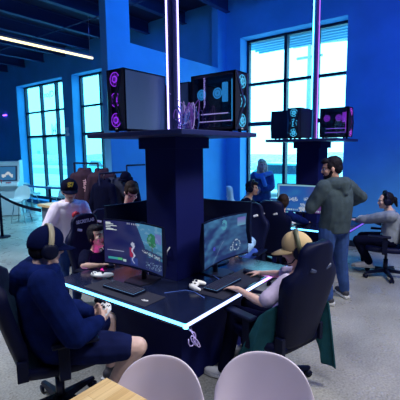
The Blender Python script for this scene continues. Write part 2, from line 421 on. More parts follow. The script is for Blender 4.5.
# ------------------------------------------------------------------ computers
case_m = mat('computer_case', (.016, .018, .04), .38, .3)
glass_side = mat('tinted_glass', (.004, .006, .02), .08)
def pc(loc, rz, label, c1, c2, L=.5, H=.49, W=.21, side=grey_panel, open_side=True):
    """front = +x, glass side = -y; origin at the base"""
    g1 = glow('fan_%d' % int(c1[0] * 99 + c1[1] * 9), c1, .95); g2 = glow('inner_%d' % int(c2[0] * 99 + c2[1] * 9), c2, 1.4)
    t = thing('gaming_computer', label, 'computer', loc, rz, 'computers on the tower shelves')
    x0, x1, y = -L / 2, L / 2, W / 2
    b = MB(); b.bx(x0, x1 - .03, -y, -y + .012, .02, .05); b.bx(x0, x1 - .03, -y, -y + .012, H - .03, H); b.bx(x0, x0 + .03, -y, -y + .012, .02, H); b.bx(x1 - .06, x1 - .03, -y, -y + .012, .02, H)
    b.bx(x0, x1 - .03, -y, y, .02, .03); b.bx(x0, x1 - .03, -y, y, H - .012, H); b.bx(x0, x0 + .01, -y, y, .02, H)
    b.build('case', case_m, t)
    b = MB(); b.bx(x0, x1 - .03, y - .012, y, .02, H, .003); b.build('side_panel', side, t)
    b = MB(); b.bx(x0 + .03, x1 - .06, -y + .002, -y + .005, .05, H - .03)
    gp = b.build('glass_panel', MATS.get('smoked_glass') or smoked(), t)
    # front: recessed fan wall with angular facets
    b = MB(); b.bx(x1 - .05, x1 - .03, -y, y, .02, H); f = b.build('front_panel', case_m, t)
    for k in range(3):
        zc = .02 + (H - .02) * (k + .5) / 3
        b = MB(); b.torus((x1 - .026, 0, zc), .056, .003, ax='X'); b.torus((x1 - .026, 0, zc), .024, .006, ax='X'); fr_ = b.build('fan_ring', g1, f)
        b = MB(); b.cyl((x1 - .03, 0, zc), (x1 - .02, 0, zc), .018, n=14)
        for a in range(7):
            b.box((x1 - .027, 0, .034), (.004, .016, .036), M=T(0, 0, zc) @ AX(a * 360 / 7, 'X') @ T(0, 0, 0))
        b.build('fan_blades', glow('blade_%d' % int(c1[0] * 99 + c1[1] * 9), c1, .22 if c1[0] > .2 else .5), f)
    b = MB()
    for s1 in (-1, 1):   # facets: two crossing ridges that meet in the middle
        pts = [V((x1 - .028, s1 * y * .98, H)), V((x1 + .012, s1 * y * .35, H * .5)), V((x1 - .028, s1 * y * .98, .02))]
        q = [p + V((0, -s1 * .028, 0)) for p in pts]
        b.loft([[pts[0], q[0], q[0] + V((-.004, 0, 0)), pts[0] + V((-.004, 0, 0))], [pts[1], q[1], q[1] + V((-.012, 0, 0)), pts[1] + V((-.012, 0, 0))], [pts[2], q[2], q[2] + V((-.004, 0, 0)), pts[2] + V((-.004, 0, 0))]], smooth=False)
        tri = [V((x1 - .03, s1 * y, H)), V((x1 - .03, s1 * y, .02)), V((x1 + .004, s1 * y * .55, H * .5)), V((x1 - .034, s1 * y, H * .5))]
        b.add(tri, [[0, 2, 1], [0, 3, 2], [3, 1, 2]])
    b.build('front_facets', mat('case_facet', (.03, .036, .07), .3, .4), f)
    b = MB(); b.bx(x1 - .034, x1 - .024, -.012, .012, .028, .036); b.build('badge', white_plastic, f)
    # insides
    if open_side:
        b = MB(); b.bx(x0 + .05, x1 - .12, y - .03, y - .014, .12, H - .05); mbd = b.build('motherboard', mat('circuit_board', (.012, .015, .03), .5), t)
        for xx, rr in ((x0 + .10, .045), (x0 + .28, .045)):
            b = MB(); b.torus((xx, -y + .03, H * .67), rr, .005, ax='Y'); b.torus((xx, -y + .03, H * .67), rr * .45, .009, ax='Y'); cf = b.build('cooler_fan', g1, t); b = MB(); b.cyl((xx, -y + .034, H * .67), (xx, -y + .04, H * .67), rr * .93, n=18); b.build('cooler_blades', glow('blade_%d' % int(c1[0] * 99 + c1[1] * 9), c1, .42), cf)
        b = MB()
        for i in range(4): b.bx(x0 + .33 + i * .014, x0 + .339 + i * .014, -y + .03, -y + .05, H * .52, H * .84)
        b.build('memory_sticks', g1, t)
        b = MB(); b.bx(x0 + .05, x1 - .13, -y + .04, y - .03, H * .34, H * .44, .004); b.build('graphics_card', case_m, t)
        b = MB(); b.box((x0 + .24, -y + .035, H * .33), (.3, .006, .008), M=AX(0, 'Y')); b.box((x0 + .27, -y + .02, H * .20), (.38, .005, .007)); b.build('light_bar', g2, t)
        b = MB(); b.bx(x0 + .01, x1 - .06, -y + .01, y - .02, .03, H * .17); b.build('power_cover', case_m, t)
        b = MB(); b.bx(x1 - .072, x1 - .066, -y + .004, -y + .012, .1, H - .07); b.build('edge_light', g1, t)
    for sx in (x0 + .05, x1 - .1):
        for sy in (-y + .03, y - .03):
            b = MB(); b.cyl((sx, sy, 0), (sx, sy, .021), .016, n=10); b.build('foot', matte_black, t)
    return t
def smoked():
    m = bpy.data.materials.new('smoked_glass'); m.use_nodes = True; n = m.node_tree; n.nodes.clear()
    o = n.nodes.new('ShaderNodeOutputMaterial'); mx = n.nodes.new('ShaderNodeMixShader'); a = n.nodes.new('ShaderNodeBsdfTransparent'); g = n.nodes.new('ShaderNodeBsdfGlossy')
    a.inputs['Color'].default_value = (.55, .6, .75, 1); g.inputs['Roughness'].default_value = .05; mx.inputs[0].default_value = .08
    n.links.new(a.outputs[0], mx.inputs[1]); n.links.new(g.outputs[0], mx.inputs[2]); n.links.new(mx.outputs[0], o.inputs[0]); MATS['smoked_glass'] = m
    return m
PUR, CYA, MAG = (.30, .03, .95), (.06, .55, 1.0), (.55, .06, .9)
pc((2.43, 2.545, 2.06), 180, 'computer with three purple fan rings in front and a plain grey side', PUR, MAG, L=.54, H=.52)
pc((3.01, 2.04, 2.06), -90, 'large computer with cyan fans glowing behind its glass side', CYA, (.8, .6, 1), L=.52, H=.53, W=.22)
pc((3.06, 2.62, 2.06), 90, 'computer half hidden by the cable tangle behind the glowing pole', (.2, .3, 1.0), PUR, L=.5, H=.5)
pc((5.70, 2.40, 2.06), 180, 'computer with three cyan fan rings on the shelf in front of the big window', CYA, CYA, L=.48, H=.46, side=case_m)
pc((5.88, 2.74, 2.06), 90, 'dark computer turned sideways behind the cyan ringed one near the window', CYA, CYA, L=.42, H=.46, W=.2, side=case_m)
pc((5.99, 1.92, 2.06), -90, 'computer glowing purple inside on the shelf by the window', MAG, (.5, .2, 1), L=.46, H=.46)
# cable tangle beside the pole
tg = thing('cable_bundle', 'tangle of white and violet cables on the shelf beside the glowing pole', 'cables', (2.75, 2.285, 2.06))
rnd = random.Random(3)
cab = [mat('cable_lit_lilac', (.55, .45, .9), .5), mat('cable_lit_violet', (.25, .1, .6), .5), mat('cable_lit_blue', (.1, .2, .7), .5)]  # violet light of the pole strips put into the cable colours
for i in range(26):
    x, y = rnd.uniform(-.08, .16), rnd.uniform(-.12, .04); pts = [(x, y, .006)]
    for k in range(5):
        pts.append((x + rnd.uniform(-.07, .075), y + rnd.uniform(-.06, .08), .03 + rnd.uniform(.02, .34) * (1 if k % 2 else .35)))
    pts.append((x + .1, y + .05, .02))
    b = MB(); P = []
    for a, c in zip(pts, pts[1:]):
        for q in range(4): P.append(V(a).lerp(V(c), q / 4))
    for _ in range(3): P = [P[0]] + [(P[k - 1] + P[k] * 2 + P[k + 1]) / 4 for k in range(1, len(P) - 1)] + [P[-1]]
    b.tube(P, .0045, 6); b.build('cable', cab[i % 3], tg)
b = MB(); b.tube([(-.12, .06, .36), (-.05, .0, .29), (0, -.04, .24)], .004, 6); b.build('cable', cab[0], tg)

# ------------------------------------------------------------------ screens and monitors
def screen_mat():
    m = bpy.data.materials.new('screen_image'); m.use_nodes = True; n = m.node_tree; bs = n.nodes['Principled BSDF']
    a = n.nodes.new('ShaderNodeAttribute'); a.attribute_name = 'Col'
    bs.inputs['Base Color'].default_value = (.005, .005, .01, 1); bs.inputs['Roughness'].default_value = .35
    n.links.new(a.outputs['Color'], bs.inputs['Emission Color']); bs.inputs['Emission Strength'].default_value = .62
    return m
SCRM = screen_mat()
def screen_mesh(name, w, h, z0, c, fn, parent, nx=96, nz=54, x=0.002):
    vs = []; fs = []; cols = []
    for j in range(nz + 1):
        for i in range(nx + 1):
            y = -w / 2 + w * i / nx; vs.append((c * (2 * y / w) ** 2 + x, y, z0 + h * j / nz))
    for j in range(nz):
        for i in range(nx):
            a = j * (nx + 1) + i; fs.append((a, a + 1, a + nx + 2, a + nx + 1)); cols.append(fn((i + .5) / nx, (j + .5) / nz))
    me = bpy.data.meshes.new(name); me.from_pydata(vs, [], fs); me.materials.append(SCRM)
    ca = me.color_attributes.new('Col', 'FLOAT_COLOR', 'CORNER')
    for p, cc in zip(me.polygons, cols):
        for li in p.loop_indices: ca.data[li].color = (*cc, 1)
    o = bpy.data.objects.new(name, me); COL.objects.link(o); o.parent = parent
    return o
def monitor(loc, rz, label, fn, w=.73, h=.40, lift=.14, c=.05):
    t = thing('curved_monitor', label, 'monitor', loc, rz, 'curved monitors on the gaming desks')
    b = MB(); r1, n = [], 14
    rings = []
    for i in range(n + 1):
        y = -w / 2 - .006 + (w + .012) * i / n; x = c * (2 * y / w) ** 2
        rings.append([V((x, y, lift - .012)), V((x, y, lift + h + .008)), V((x - .02, y, lift + h + .006)), V((x - .045, y, lift + h * .6)), V((x - .045, y, lift + h * .3)), V((x - .02, y, lift - .01))])
    b.loft(rings, smooth=False); b.build('casing', black_plastic, t)
    screen_mesh('screen', w - .008, h - .006, lift + .003, c, fn, t)
    b = MB(); b.cyl((-.05, 0, lift + h * .45), (-.09, 0, lift + h * .45), .03); b.cyl((-.09, 0, .012), (-.09, 0, lift + h * .5), .022); b.build('stand_neck', dark_metal, t)
    b = MB(); b.prism([(-.2, -.1), (-.2, .1), (-.05, .13), (.06, .10), (.06, -.10), (-.05, -.13)], .012); b.build('stand_base', dark_metal, t)
    return t
def inr(u, v, u0, u1, v0, v1): return u0 <= u <= u1 and v0 <= v <= v1
def mixc(a, b, t): return tuple(x + (y - x) * t for x, y in zip(a, b))
rs = random.Random(11)
def screen_hall(u, v):       # dim hallway with a bright opening and railings
    c = mixc((.02, .018, .12), (.012, .03, .16), u)
    n = noise.noise(V((u * 6, v * 5, 1))) * .02; c = tuple(max(0, k + n) for k in c)
    edge = .52 + (.97 - v) * .30
    if u > edge and v > .30:
        c = (.08, .30, .55) if v > .62 - .1 * u else (.05, .22, .38)
        if (u - .80) ** 2 * 3 + (v - .68) ** 2 < .022 + .008 * noise.noise(V((u * 30, v * 30, 2))): c = (.02, .22, .10)
        if abs(u - .80) < .012 and .42 < v < .62: c = (.05, .10, .08)
        if inr(u, v, .86, .99, .64, .86): c = (.16, .20, .55)
        if noise.noise(V((u * 14, v * 14, 9))) > .25: c = mixc(c, (.35, .6, .8), .3)
    if u > .6 and (abs(v - (.46 - .22 * (u - .6))) < .022 or abs(v - (.36 - .25 * (u - .6))) < .012): c = (.02, .035, .14)
    if u > .62 and int(u * 26) % 3 == 0 and v < .46 - .2 * (u - .6) and v > .12: c = (.02, .04, .14)
    if .60 < u < .95 and abs(v - .40 + .2 * (u - .6)) < .03 and noise.noise(V((u * 60, v * 30, 4))) > .1: c = (.55, .6, .7)
    if .68 < u < .98 and .05 < v < .20 and noise.noise(V((u * 40, v * 60, 6))) > .15: c = (.22, .34, .55)
    for k in range(6):
        if abs(v - (.945 - .033 * k)) < .010 and .03 < u < .10 + .05 * ((k * 7) % 3): c = (.75, .85, .9) if noise.noise(V((u * 130, k, 0))) > -.3 else c
    if abs(v - .965) < .012 and .36 < u < .58 and int(u * 90) % 3 == 0: c = (.6, .65, .8)
    if abs(v - .30) < .010 and .04 < u < .30: c = (.35, .38, .6)
    if abs(v - .24) < .008 and .04 < u < .34 and noise.noise(V((u * 90, 5, 0))) > -.1: c = (.3, .3, .5)
    if inr(u, v, .05, .27, .09, .155): c = (.05, .42, .45) if u < .2 else (.10, .6, .25)
    if inr(u, v, .28, .33, .08, .13): c = (.5, .7, .75)
    if inr(u, v, .395, .455, .20, .42) and abs(u - .425) < .03 * (1.1 - abs(v - .33) * 3): c = (.42, .015, .08)
    if abs(u - .455 - .02 * math.sin(v * 30)) < .012 and .08 < v < .52: c = (.65, .7, .95)
    if (u - .45) ** 2 + ((v - .50) * .6) ** 2 < .0009: c = (.55, .6, .8)
    if abs(u - .47) < .06 and .04 < v < .2: c = mixc(c, (.05, .12, .6), .35)
    return c
def screen_sky(u, v):        # hazy blue clouds with a dial
    n = noise.noise(V((u * 3.2, v * 5.5 - u * 2.5, 3))) + .5 * noise.noise(V((u * 9, v * 12, 8)))
    c = mixc((.012, .035, .17), (.07, .27, .52), min(1, max(0, .30 + n * .8 + (v - .5) * .4)))
    d = math.hypot((u - .78) * 1.78, v - .26)
    if abs(d - .13) < .012 and math.sin(math.atan2(v - .26, u - .78) * 9) > -.5: c = (.45, .6, .8)
    if d < .018: c = (.7, .8, .9)
    d2 = math.hypot((u - .68) * 1.78, v - .20)
    if abs(d2 - .05) < .010: c = (.4, .55, .75)
    d3 = math.hypot((u - .52) * 1.78, v - .82)
    if .05 < d3 < .12 and noise.noise(V((u * 12, v * 12, 1))) > -.2: c = (.10, .42, .6)
    if inr(u, v, .80, .96, .72, .92): c = mixc((.16, .45, .65), (.25, .1, .6), (v - .72) * 4)
    if math.hypot((u - .28) * 1.78, v - .34) < .05: c = (.06, .07, .65)
    if abs((u - .3) - (v - .1) * .6) < .006 and v < .45: c = mixc(c, (.3, .4, .7), .5)
    return c
def screen_arena(u, v):      # blue lobby with a purple banner and pale dashes
    c = mixc((.02, .08, .50), (.03, .22, .60), noise.noise(V((u * 4, v * 4, 3))) * .5 + .5)
    if u > .55: c = mixc(c, (.16, .06, .28), min(1, (u - .55) * 4) * (1 if v < .55 else .5))
    if v > .94 or u < .03: c = (.30, .62, .80)
    if abs(v - .06) < .03 and noise.noise(V((u * 50, 1, 0))) > 0: c = (.5, .7, .8)
    for uu, vv, w_, h_ in ((.30, .46, .10, .05), (.36, .42, .06, .04), (.62, .5, .08, .05), (.52, .2, .05, .12), (.2, .5, .03, .03), (.75, .44, .05, .04)):
        if abs(u - uu) < w_ and abs(v - vv - (u - uu) * .3) < h_ and noise.noise(V((u * 40, v * 40, 2))) > -.05: c = (.55, .7, .9)
    if .44 < u < .60 and v < .16: c = (.6, .65, .8) if noise.noise(V((u * 30, v * 30, 5))) > 0 else c
    return c
def screen_plain(u, v): return mixc((.02, .05, .22), (.05, .15, .4), v)
monitor((2.245, 2.42, .75), 180, 'curved monitor showing a dark game scene, facing the person in the navy hoodie', screen_hall)
monitor((2.88, 1.93, .75), -90, 'curved monitor with hazy blue game scene, facing the person in the tan cap', screen_sky)
monitor((2.66, 2.83, .75), 90, 'monitor seen from behind, in front of the person in orange', screen_plain, lift=.24)
monitor((3.22, 2.22, .75), 0, 'monitor seen from behind, above the person in the tan cap\'s screen', screen_plain, lift=.24)
monitor((5.55, 2.27, .75), 180, 'curved monitor with bright blue picture facing the black chair near the big window', screen_arena, w=.76, h=.42, lift=.20)

# ------------------------------------------------------------------ desk items
pad_m = mat('desk_mat_cloth', (.008, .009, .028), .8, bump=.2, bscale=250)
def deskmat(x0, x1, y0, y1, label, M=None):
    b = MB(); b.bx(-(x1 - x0) / 2, (x1 - x0) / 2, -(y1 - y0) / 2, (y1 - y0) / 2, 0, .004, .0015)
    o = b.build('desk_mat', pad_m); o.location = ((x0 + x1) / 2, (y0 + y1) / 2, .7505); return tag(o, label, 'desk mat')
m1 = deskmat(1.905, 2.14, 1.98, 2.72, 'black desk mat under the keyboard along the blue lit edge')
for k, r in enumerate((.032, .046)):
    b = MB(); b.tube([(.045 + r * math.cos(a) - .04, -.28 + r * math.sin(a), .0045) for a in [R(150 + 9 * i) for i in range(10)]], .0035, 6); b.build('printed_arc', print_white, m1)
deskmat(2.36, 3.14, 1.585, 1.86, 'black desk mat under the keyboard and mouse of the person in the tan cap')
def keyboard(loc, rz, label):
    t = thing('keyboard', label, 'keyboard', loc, rz, 'keyboards on the gaming desk')
    b = MB(); b.bx(-.07, .07, -.19, .19, 0, .022, .004); b.build('base', black_plastic, t)
    b = MB()
    for i in range(5):
        for j in range(14): b.box((-.052 + i * .026, -.172 + j * .0265, .027), (.021, .021, .010), .002)
    b.build('keys', mat('keycaps', (.02, .022, .05), .5), t)
    b = MB(); b.bx(-.066, .066, -.186, .186, .0215, .0222); b.build('key_glow', glow('key_glow_m', (.2, .5, 1), .5), t)
    return t
keyboard((2.05, 2.37, .755), 0, 'low black keyboard in front of the dark game screen')
keyboard((2.62, 1.76, .755), 90, 'black keyboard under the left hand of the person in the tan cap')
def mouse(loc, rz, label):
    b = MB(); b.ell((0, 0, .014), (.058, .032, .022), 16)
    for i, p in enumerate(b.v): b.v[i] = V((p.x, p.y, max(0, p.z)))
    o = b.build('computer_mouse', black_plastic, None, True); o.location = loc; o.rotation_euler = (0, 0, R(rz)); return tag(o, label, 'mouse', 'computer mice')
mouse((3.02, 1.74, .755), 90, 'black mouse under the right hand of the person in the tan cap')
mouse((2.40, 2.98, .751), -60, 'black mouse in the hand of the person lit magenta')
def gamepad(loc, rz, label, tilt=None, s=1.0):
    t = thing('game_controller', label, 'game controller', loc, rz, 'white game controllers'); t.scale = (s, s, s)
    if tilt: t.rotation_euler = (R(tilt[0]), R(tilt[1]), R(rz))
    b = MB()
    b.ell((0, 0, .028), (.04, .065, .02), 16)
    for sy in (-1, 1): b.limb([((.005, sy * .05, .03), .023), ((-.03, sy * .066, .022), .021), ((-.065, sy * .074, .016), .015)])
    o = b.build('shell', white_plastic, t); remesh(o, .005, 4)
    for x, y in ((.012, .038), (-.012, -.022)):
        b = MB(); b.cyl((x, y, .045), (x, y, .058), .008, .010); b.build('thumbstick', black_plastic, t)
    b = MB()
    for a in range(4): b.cyl((.014 + .012 * math.cos(a * PI / 2), -.042 + .012 * math.sin(a * PI / 2), .042), (.014 + .012 * math.cos(a * PI / 2), -.042 + .012 * math.sin(a * PI / 2), .05), .0045, n=8)
    b.build('buttons', black_plastic, t)
    b = MB(); b.box((-.014, .024, .047), (.02, .007, .006)); b.box((-.014, .024, .047), (.007, .02, .006)); b.build('direction_pad', black_plastic, t)
    return t
gamepad((2.13, 2.79, .751), 200, 'white game controller lying by the elbow of the person lit magenta', s=1.15)
gamepad((2.44, 1.93, .751), 110, 'white game controller lying at the foot of the tower', s=1.05)
gamepad((5.48, 2.46, .751), 170, 'white game controller on the desk near the big window', s=1.05)
b = MB()
for k in range(3):
    pts = [(1.93 + .03 * k, 1.60 + .01 * k, .69)]
    for i in range(9): a = i / 8 * 2 * PI * (1 if k else .8); pts.append((1.93 + .04 * math.sin(a) + .02 * k, 1.552 - .004 * k, .62 - .02 * k + .05 * math.cos(a + k)))
    b.tube(pts, .004, 6)
tag(b.build('cable_loops', cab[0]), 'loops of thin white cable hanging under the glowing corner of the desk', 'cables')
b = MB(); b.tube([(2.75, 1.95, .77), (2.72, 1.86, .757), (2.70, 1.82, .757), (2.66, 1.83, .762)], .0035, 6); b.tube([(2.2, 2.05, .7535), (2.35, 1.95, .7535), (2.36, 1.86, .7535), (2.3, 1.72, .7555)], .003, 6)
tag(b.build('keyboard_cable', cab[2]), 'thin cable trailing over the black desktop by the tower', 'cable')
# ------------------------------------------------------------------ chairs
def gaming_chair(loc, rz, label, body=None, trim=None, back_tilt=.16, top=1.30, logo=None, arms=True, slots=print_white):
    body = body or black_leather; trim = trim or black_plastic
    t = thing('gaming_chair', label, 'chair', loc, rz, 'high backed gaming chairs')
    b = MB()
    for k in range(5):
        a = R(36 + 72 * k); d = V((math.cos(a), math.sin(a), 0)); n = V((-d.y, d.x, 0))
        rings = []
        for f, w, z0, z1 in ((.03, .035, .075, .13), (.18, .026, .07, .11), (.33, .02, .065, .085)):
            c = d * f; rings.append([c + n * w + V((0, 0, z0)), c - n * w + V((0, 0, z0)), c - n * w * .7 + V((0, 0, z1)), c + n * w * .7 + V((0, 0, z1))])
        b.loft(rings, smooth=False)
    b.build('star_base', trim, t)
    for k in range(5):
        a = R(36 + 72 * k); d = V((math.cos(a), math.sin(a), 0)) * .315; n = V((-d.y, d.x, 0)).normalized()
        b = MB()
        for s in (-.018, .018): b.cyl(d + n * (s - .008) + V((0, 0, .03)), d + n * (s + .008) + V((0, 0, .03)), .03, n=14)
        b.cyl(d + V((0, 0, .03)), d + V((0, 0, .075)), .010, n=8)
        b.build('caster', black_plastic, t)
    b = MB(); b.cyl((0, 0, .09), (0, 0, .27), .032); b.cyl((0, 0, .27), (0, 0, .39), .02); b.bx(-.12, .12, -.1, .1, .385, .405); b.build('gas_lift', dark_metal, t)
    rings = []
    for x, w, z0, z1 in ((-.25, .20, .42, .47), (-.23, .24, .405, .49), (-.1, .26, .40, .485), (.1, .265, .40, .485), (.22, .25, .405, .495), (.265, .23, .42, .485), (.275, .21, .44, .465)):
        r = []
        for j in range(16):
            a = 2 * PI * j / 16; y = w * (abs(math.cos(a)) ** .5) * (1 if math.cos(a) > 0 else -1); zz = (z0 + z1) / 2 + (z1 - z0) / 2 * (abs(math.sin(a)) ** .6) * (1 if math.sin(a) > 0 else -1)
            if zz > (z0 + z1) / 2: zz += .035 * (abs(y) / w) ** 4 - .01
            r.append(V((x, y, zz)))
        rings.append(r)
    b = MB(); b.loft(rings); b.build('seat', body, t)
    prof = [(0, .20), (.03, .215), (.2, .225), (.42, .25), (.56, .275), (.64, .28), (.70, .26), (.76, .215), (.82, .185), (.90, .18), (.95, .165), (.985, .13), (1, .10)]
    z0 = .46; rings = []
    for v, w in prof:
        z = z0 + (top - z0) * v; xc = -.23 - back_tilt * (z - z0) - .02 * math.sin(v * PI); r = []
        n = 14; bol = .075 if .1 < v < .75 else .03
        for j in range(n + 1):
            u = -1 + 2 * j / n; r.append(V((xc + .028 + bol * abs(u) ** 3.2 - (.02 if abs(u) == 1 else 0), u * w, z)))
        for j in range(n + 1):
            u = 1 - 2 * j / n; r.append(V((xc - .045 + .05 * abs(u) ** 3, u * w, z)))
        rings.append(r)
    b = MB(); b.loft(rings); bk = b.build('backrest', body, t)
    for s in (-1, 1):
        v = .77; z = z0 + (top - z0) * v; xc = -.23 - back_tilt * (z - z0) - .015
        b = MB(); M = T(xc, s * .085, z) @ AX(90 - math.degrees(back_tilt), 'Y') @ AX(s * 18, 'Z')
        b.box((0, 0, 0), (.03, .07, .085), .008, M); b.build('belt_slot_plate', slots, bk)  # default white plate paints in light showing through the slot
    if arms:
        for s in (-1, 1):
            b = MB(); b.box((.09, s * .31, .66), (.30, .085, .028), .012); ar = b.build('armrest', black_plastic, t)
            b = MB(); b.bx(-.02, .05, s * .31 - .018, s * .31 + .018, .42, .65, .004); b.bx(-.02, .05, min(s * .31, s * .18), max(s * .31, s * .18), .405, .43); b.build('armrest_post', black_plastic, ar)
    for s in (-1, 1):
        b = MB(); b.bx(-.27, -.20, s * .225 - .02, s * .225 + .02, .42, .56, .006); b.build('recline_bracket', black_plastic, t)
    if logo:
        z = z0 + (top - z0) * .90; xc = -.23 - back_tilt * (z - z0) + .035
        M = T(xc, 0, z) @ AX(-math.degrees(back_tilt), 'Y') @ Matrix(((0, 0, 1, 0), (1, 0, 0, 0), (0, 1, 0, 0), (0, 0, 0, 1)))
        text_part('chair_lettering', logo, .052, M, print_white, t, bold=.0015)
    return t
gaming_chair((1.45, 2.42, 0), -27, 'black gaming chair under the person in the navy hoodie', back_tilt=.22, top=1.31)
gaming_chair((2.68, 1.29, 0), 75, 'black gaming chair with its back to us behind the person in the tan cap', back_tilt=.20, top=1.26, slots=mat('slot_blue', (.05, .07, .16), .5))
gaming_chair((2.66, 3.40, 0), -84, 'black gaming chair with white lettering on its headrest, behind the person lit magenta', top=1.19, logo='SECRETLAB', back_tilt=.1)
gaming_chair((6.08, 1.16, 0), 100, 'black gaming chair under the person in the pale grey jacket')
gaming_chair((5.02, 2.40, 0), 4, 'black gaming chair with two pale slots in its back, facing the bright blue screen', top=1.21, back_tilt=.1)
gaming_chair((5.72, 3.28, 0), -50, 'pale blue gaming chair behind the dark haired person near the big window', body=mat('pale_leather', (.30, .62, .78), .5), top=1.29)
gaming_chair((4.12, 2.50, 0), 186, 'black gaming chair under the small person in pale denim behind the desk', top=1.20)
gaming_chair((3.18, 3.74, 0), -95, 'black gaming chair under the person in orange', top=1.15)

def shell_chair(loc, rz, label, group, m=None, w=.235, top=.86, sz=.45, lh=None):
    m = m or shell_plastic; t = thing('shell_chair', label, 'chair', loc, rz, group)
    prof = [(.24, sz - .035), (.225, sz - .005), (.18, sz + .008), (.08, sz), (-.04, sz - .012), (-.13, sz + .005), (-.185, sz + .06), (-.212, sz + .14), (-.228, sz + .22), (-.242, sz + .30), (-.252, top - .06), (-.258, top - .02), (-.262, top)]
    n = 20; rows = []; zl = sz + .06
    for k, (x, z) in enumerate(prof):
        q = max(0, (k - 6) / 6); row = []
        for j in range(n + 1):
            u = -1 + 2 * j / n; au = abs(u)
            arch = .26 * (1 - (1 - min(1, au * .985) ** 2.5) ** (1 / 2.5))
            zz = z + .05 * au ** 3 * (1 - q) if k <= 6 else zl + (top - arch - zl) * (z - zl) / (top - zl) + .05 * au ** 3 * (1 - q)
            fw = .10 * au ** 2.2 * min(1, max(0, (k - 4) / 3))
            row.append(V((x + fw, u * w * (.9 if k < 2 else 1), zz)))
        rows.append(row)
    b = MB(); b.loft(rows, caps=False, closed=False); o = b.build('seat_shell', m, t)
    s = o.modifiers.new('s', 'SOLIDIFY'); s.thickness = .014; s.offset = 0
    q = o.modifiers.new('u', 'SUBSURF'); q.levels = 1; q.render_levels = 2
    for sx in (-.16, .16):
        for sy in (-.14, .14):
            b = MB(); b.cyl((sx * .7, sy * .7, sz - .02), (sx * 1.25, sy * 1.4, 0), .014, .010, 10); b.build('leg', steel, t)
    return t
shell_chair((1.12, 1.16, 0), 207, 'lilac white shell chair tucked against the corner of the wooden table', 'lilac white shell chairs by the wooden table')
shell_chair((1.45, .765, 0), 204, 'lilac white shell chair standing clear of the wooden table, near the white sneaker', 'lilac white shell chairs by the wooden table', w=.25)

# ------------------------------------------------------------------ people
def ik(a, c, l1, l2, pole):
    a, c, pole = V(a), V(c), V(pole); d = c - a; L = d.length
    if L >= (l1 + l2) * .999: k = L / (l1 + l2) * 1.0005; l1 *= k; l2 *= k
    x = (l1 * l1 - l2 * l2 + L * L) / (2 * L); h = math.sqrt(max(0, l1 * l1 - x * x)); d.normalize()
    p = pole - d * pole.dot(d)
    return a + d * x + p.normalized() * h
def hand(mb, w, d, pn, side, curl=.4, s=1.0, spread=.0):
    d = V(d).normalized(); pn = V(pn); pn = (pn - d * pn.dot(d)).normalized(); y = pn.cross(d).normalized() * side   # y points to the thumb side
    w = V(w)
    mb.limb([(w - d * .02, .024 * s), (w + d * .02 * s, .026 * s)])
    for k in (-1.5, -.5, .5, 1.5):
        mb.cap(w + d * .02 * s + y * k * .013 * s, w + d * .085 * s + y * k * .020 * s, .014 * s, .0115 * s, 8)
    for i, L in enumerate((.082, .090, .083, .066)):
        k = 1.5 - i; p = w + d * .088 * s + y * k * .0205 * s; ang = 0.; dirv = d + y * (k * .06)
        for j, f in enumerate((.45, .32, .23)):
            ang += curl * (.75, 1.0, .75)[j]
            e = p + (dirv * math.cos(ang) + pn * math.sin(ang)) * L * f * s
            mb.cap(p, e, (.0092, .0084, .0074)[j] * s, (.0084, .0074, .0064)[j] * s, 8); p = e
    p = w + d * .028 * s + y * .030 * s
    e = p + (d * .55 + y * .75 + pn * (.25 + curl * .4)).normalized() * .042 * s; mb.cap(p, e, .0135 * s, .0105 * s, 8)
    e2 = e + (d * .9 + y * .15 + pn * (.3 + curl * .7)).normalized() * .036 * s; mb.cap(e, e2, .0105 * s, .0078 * s, 8)

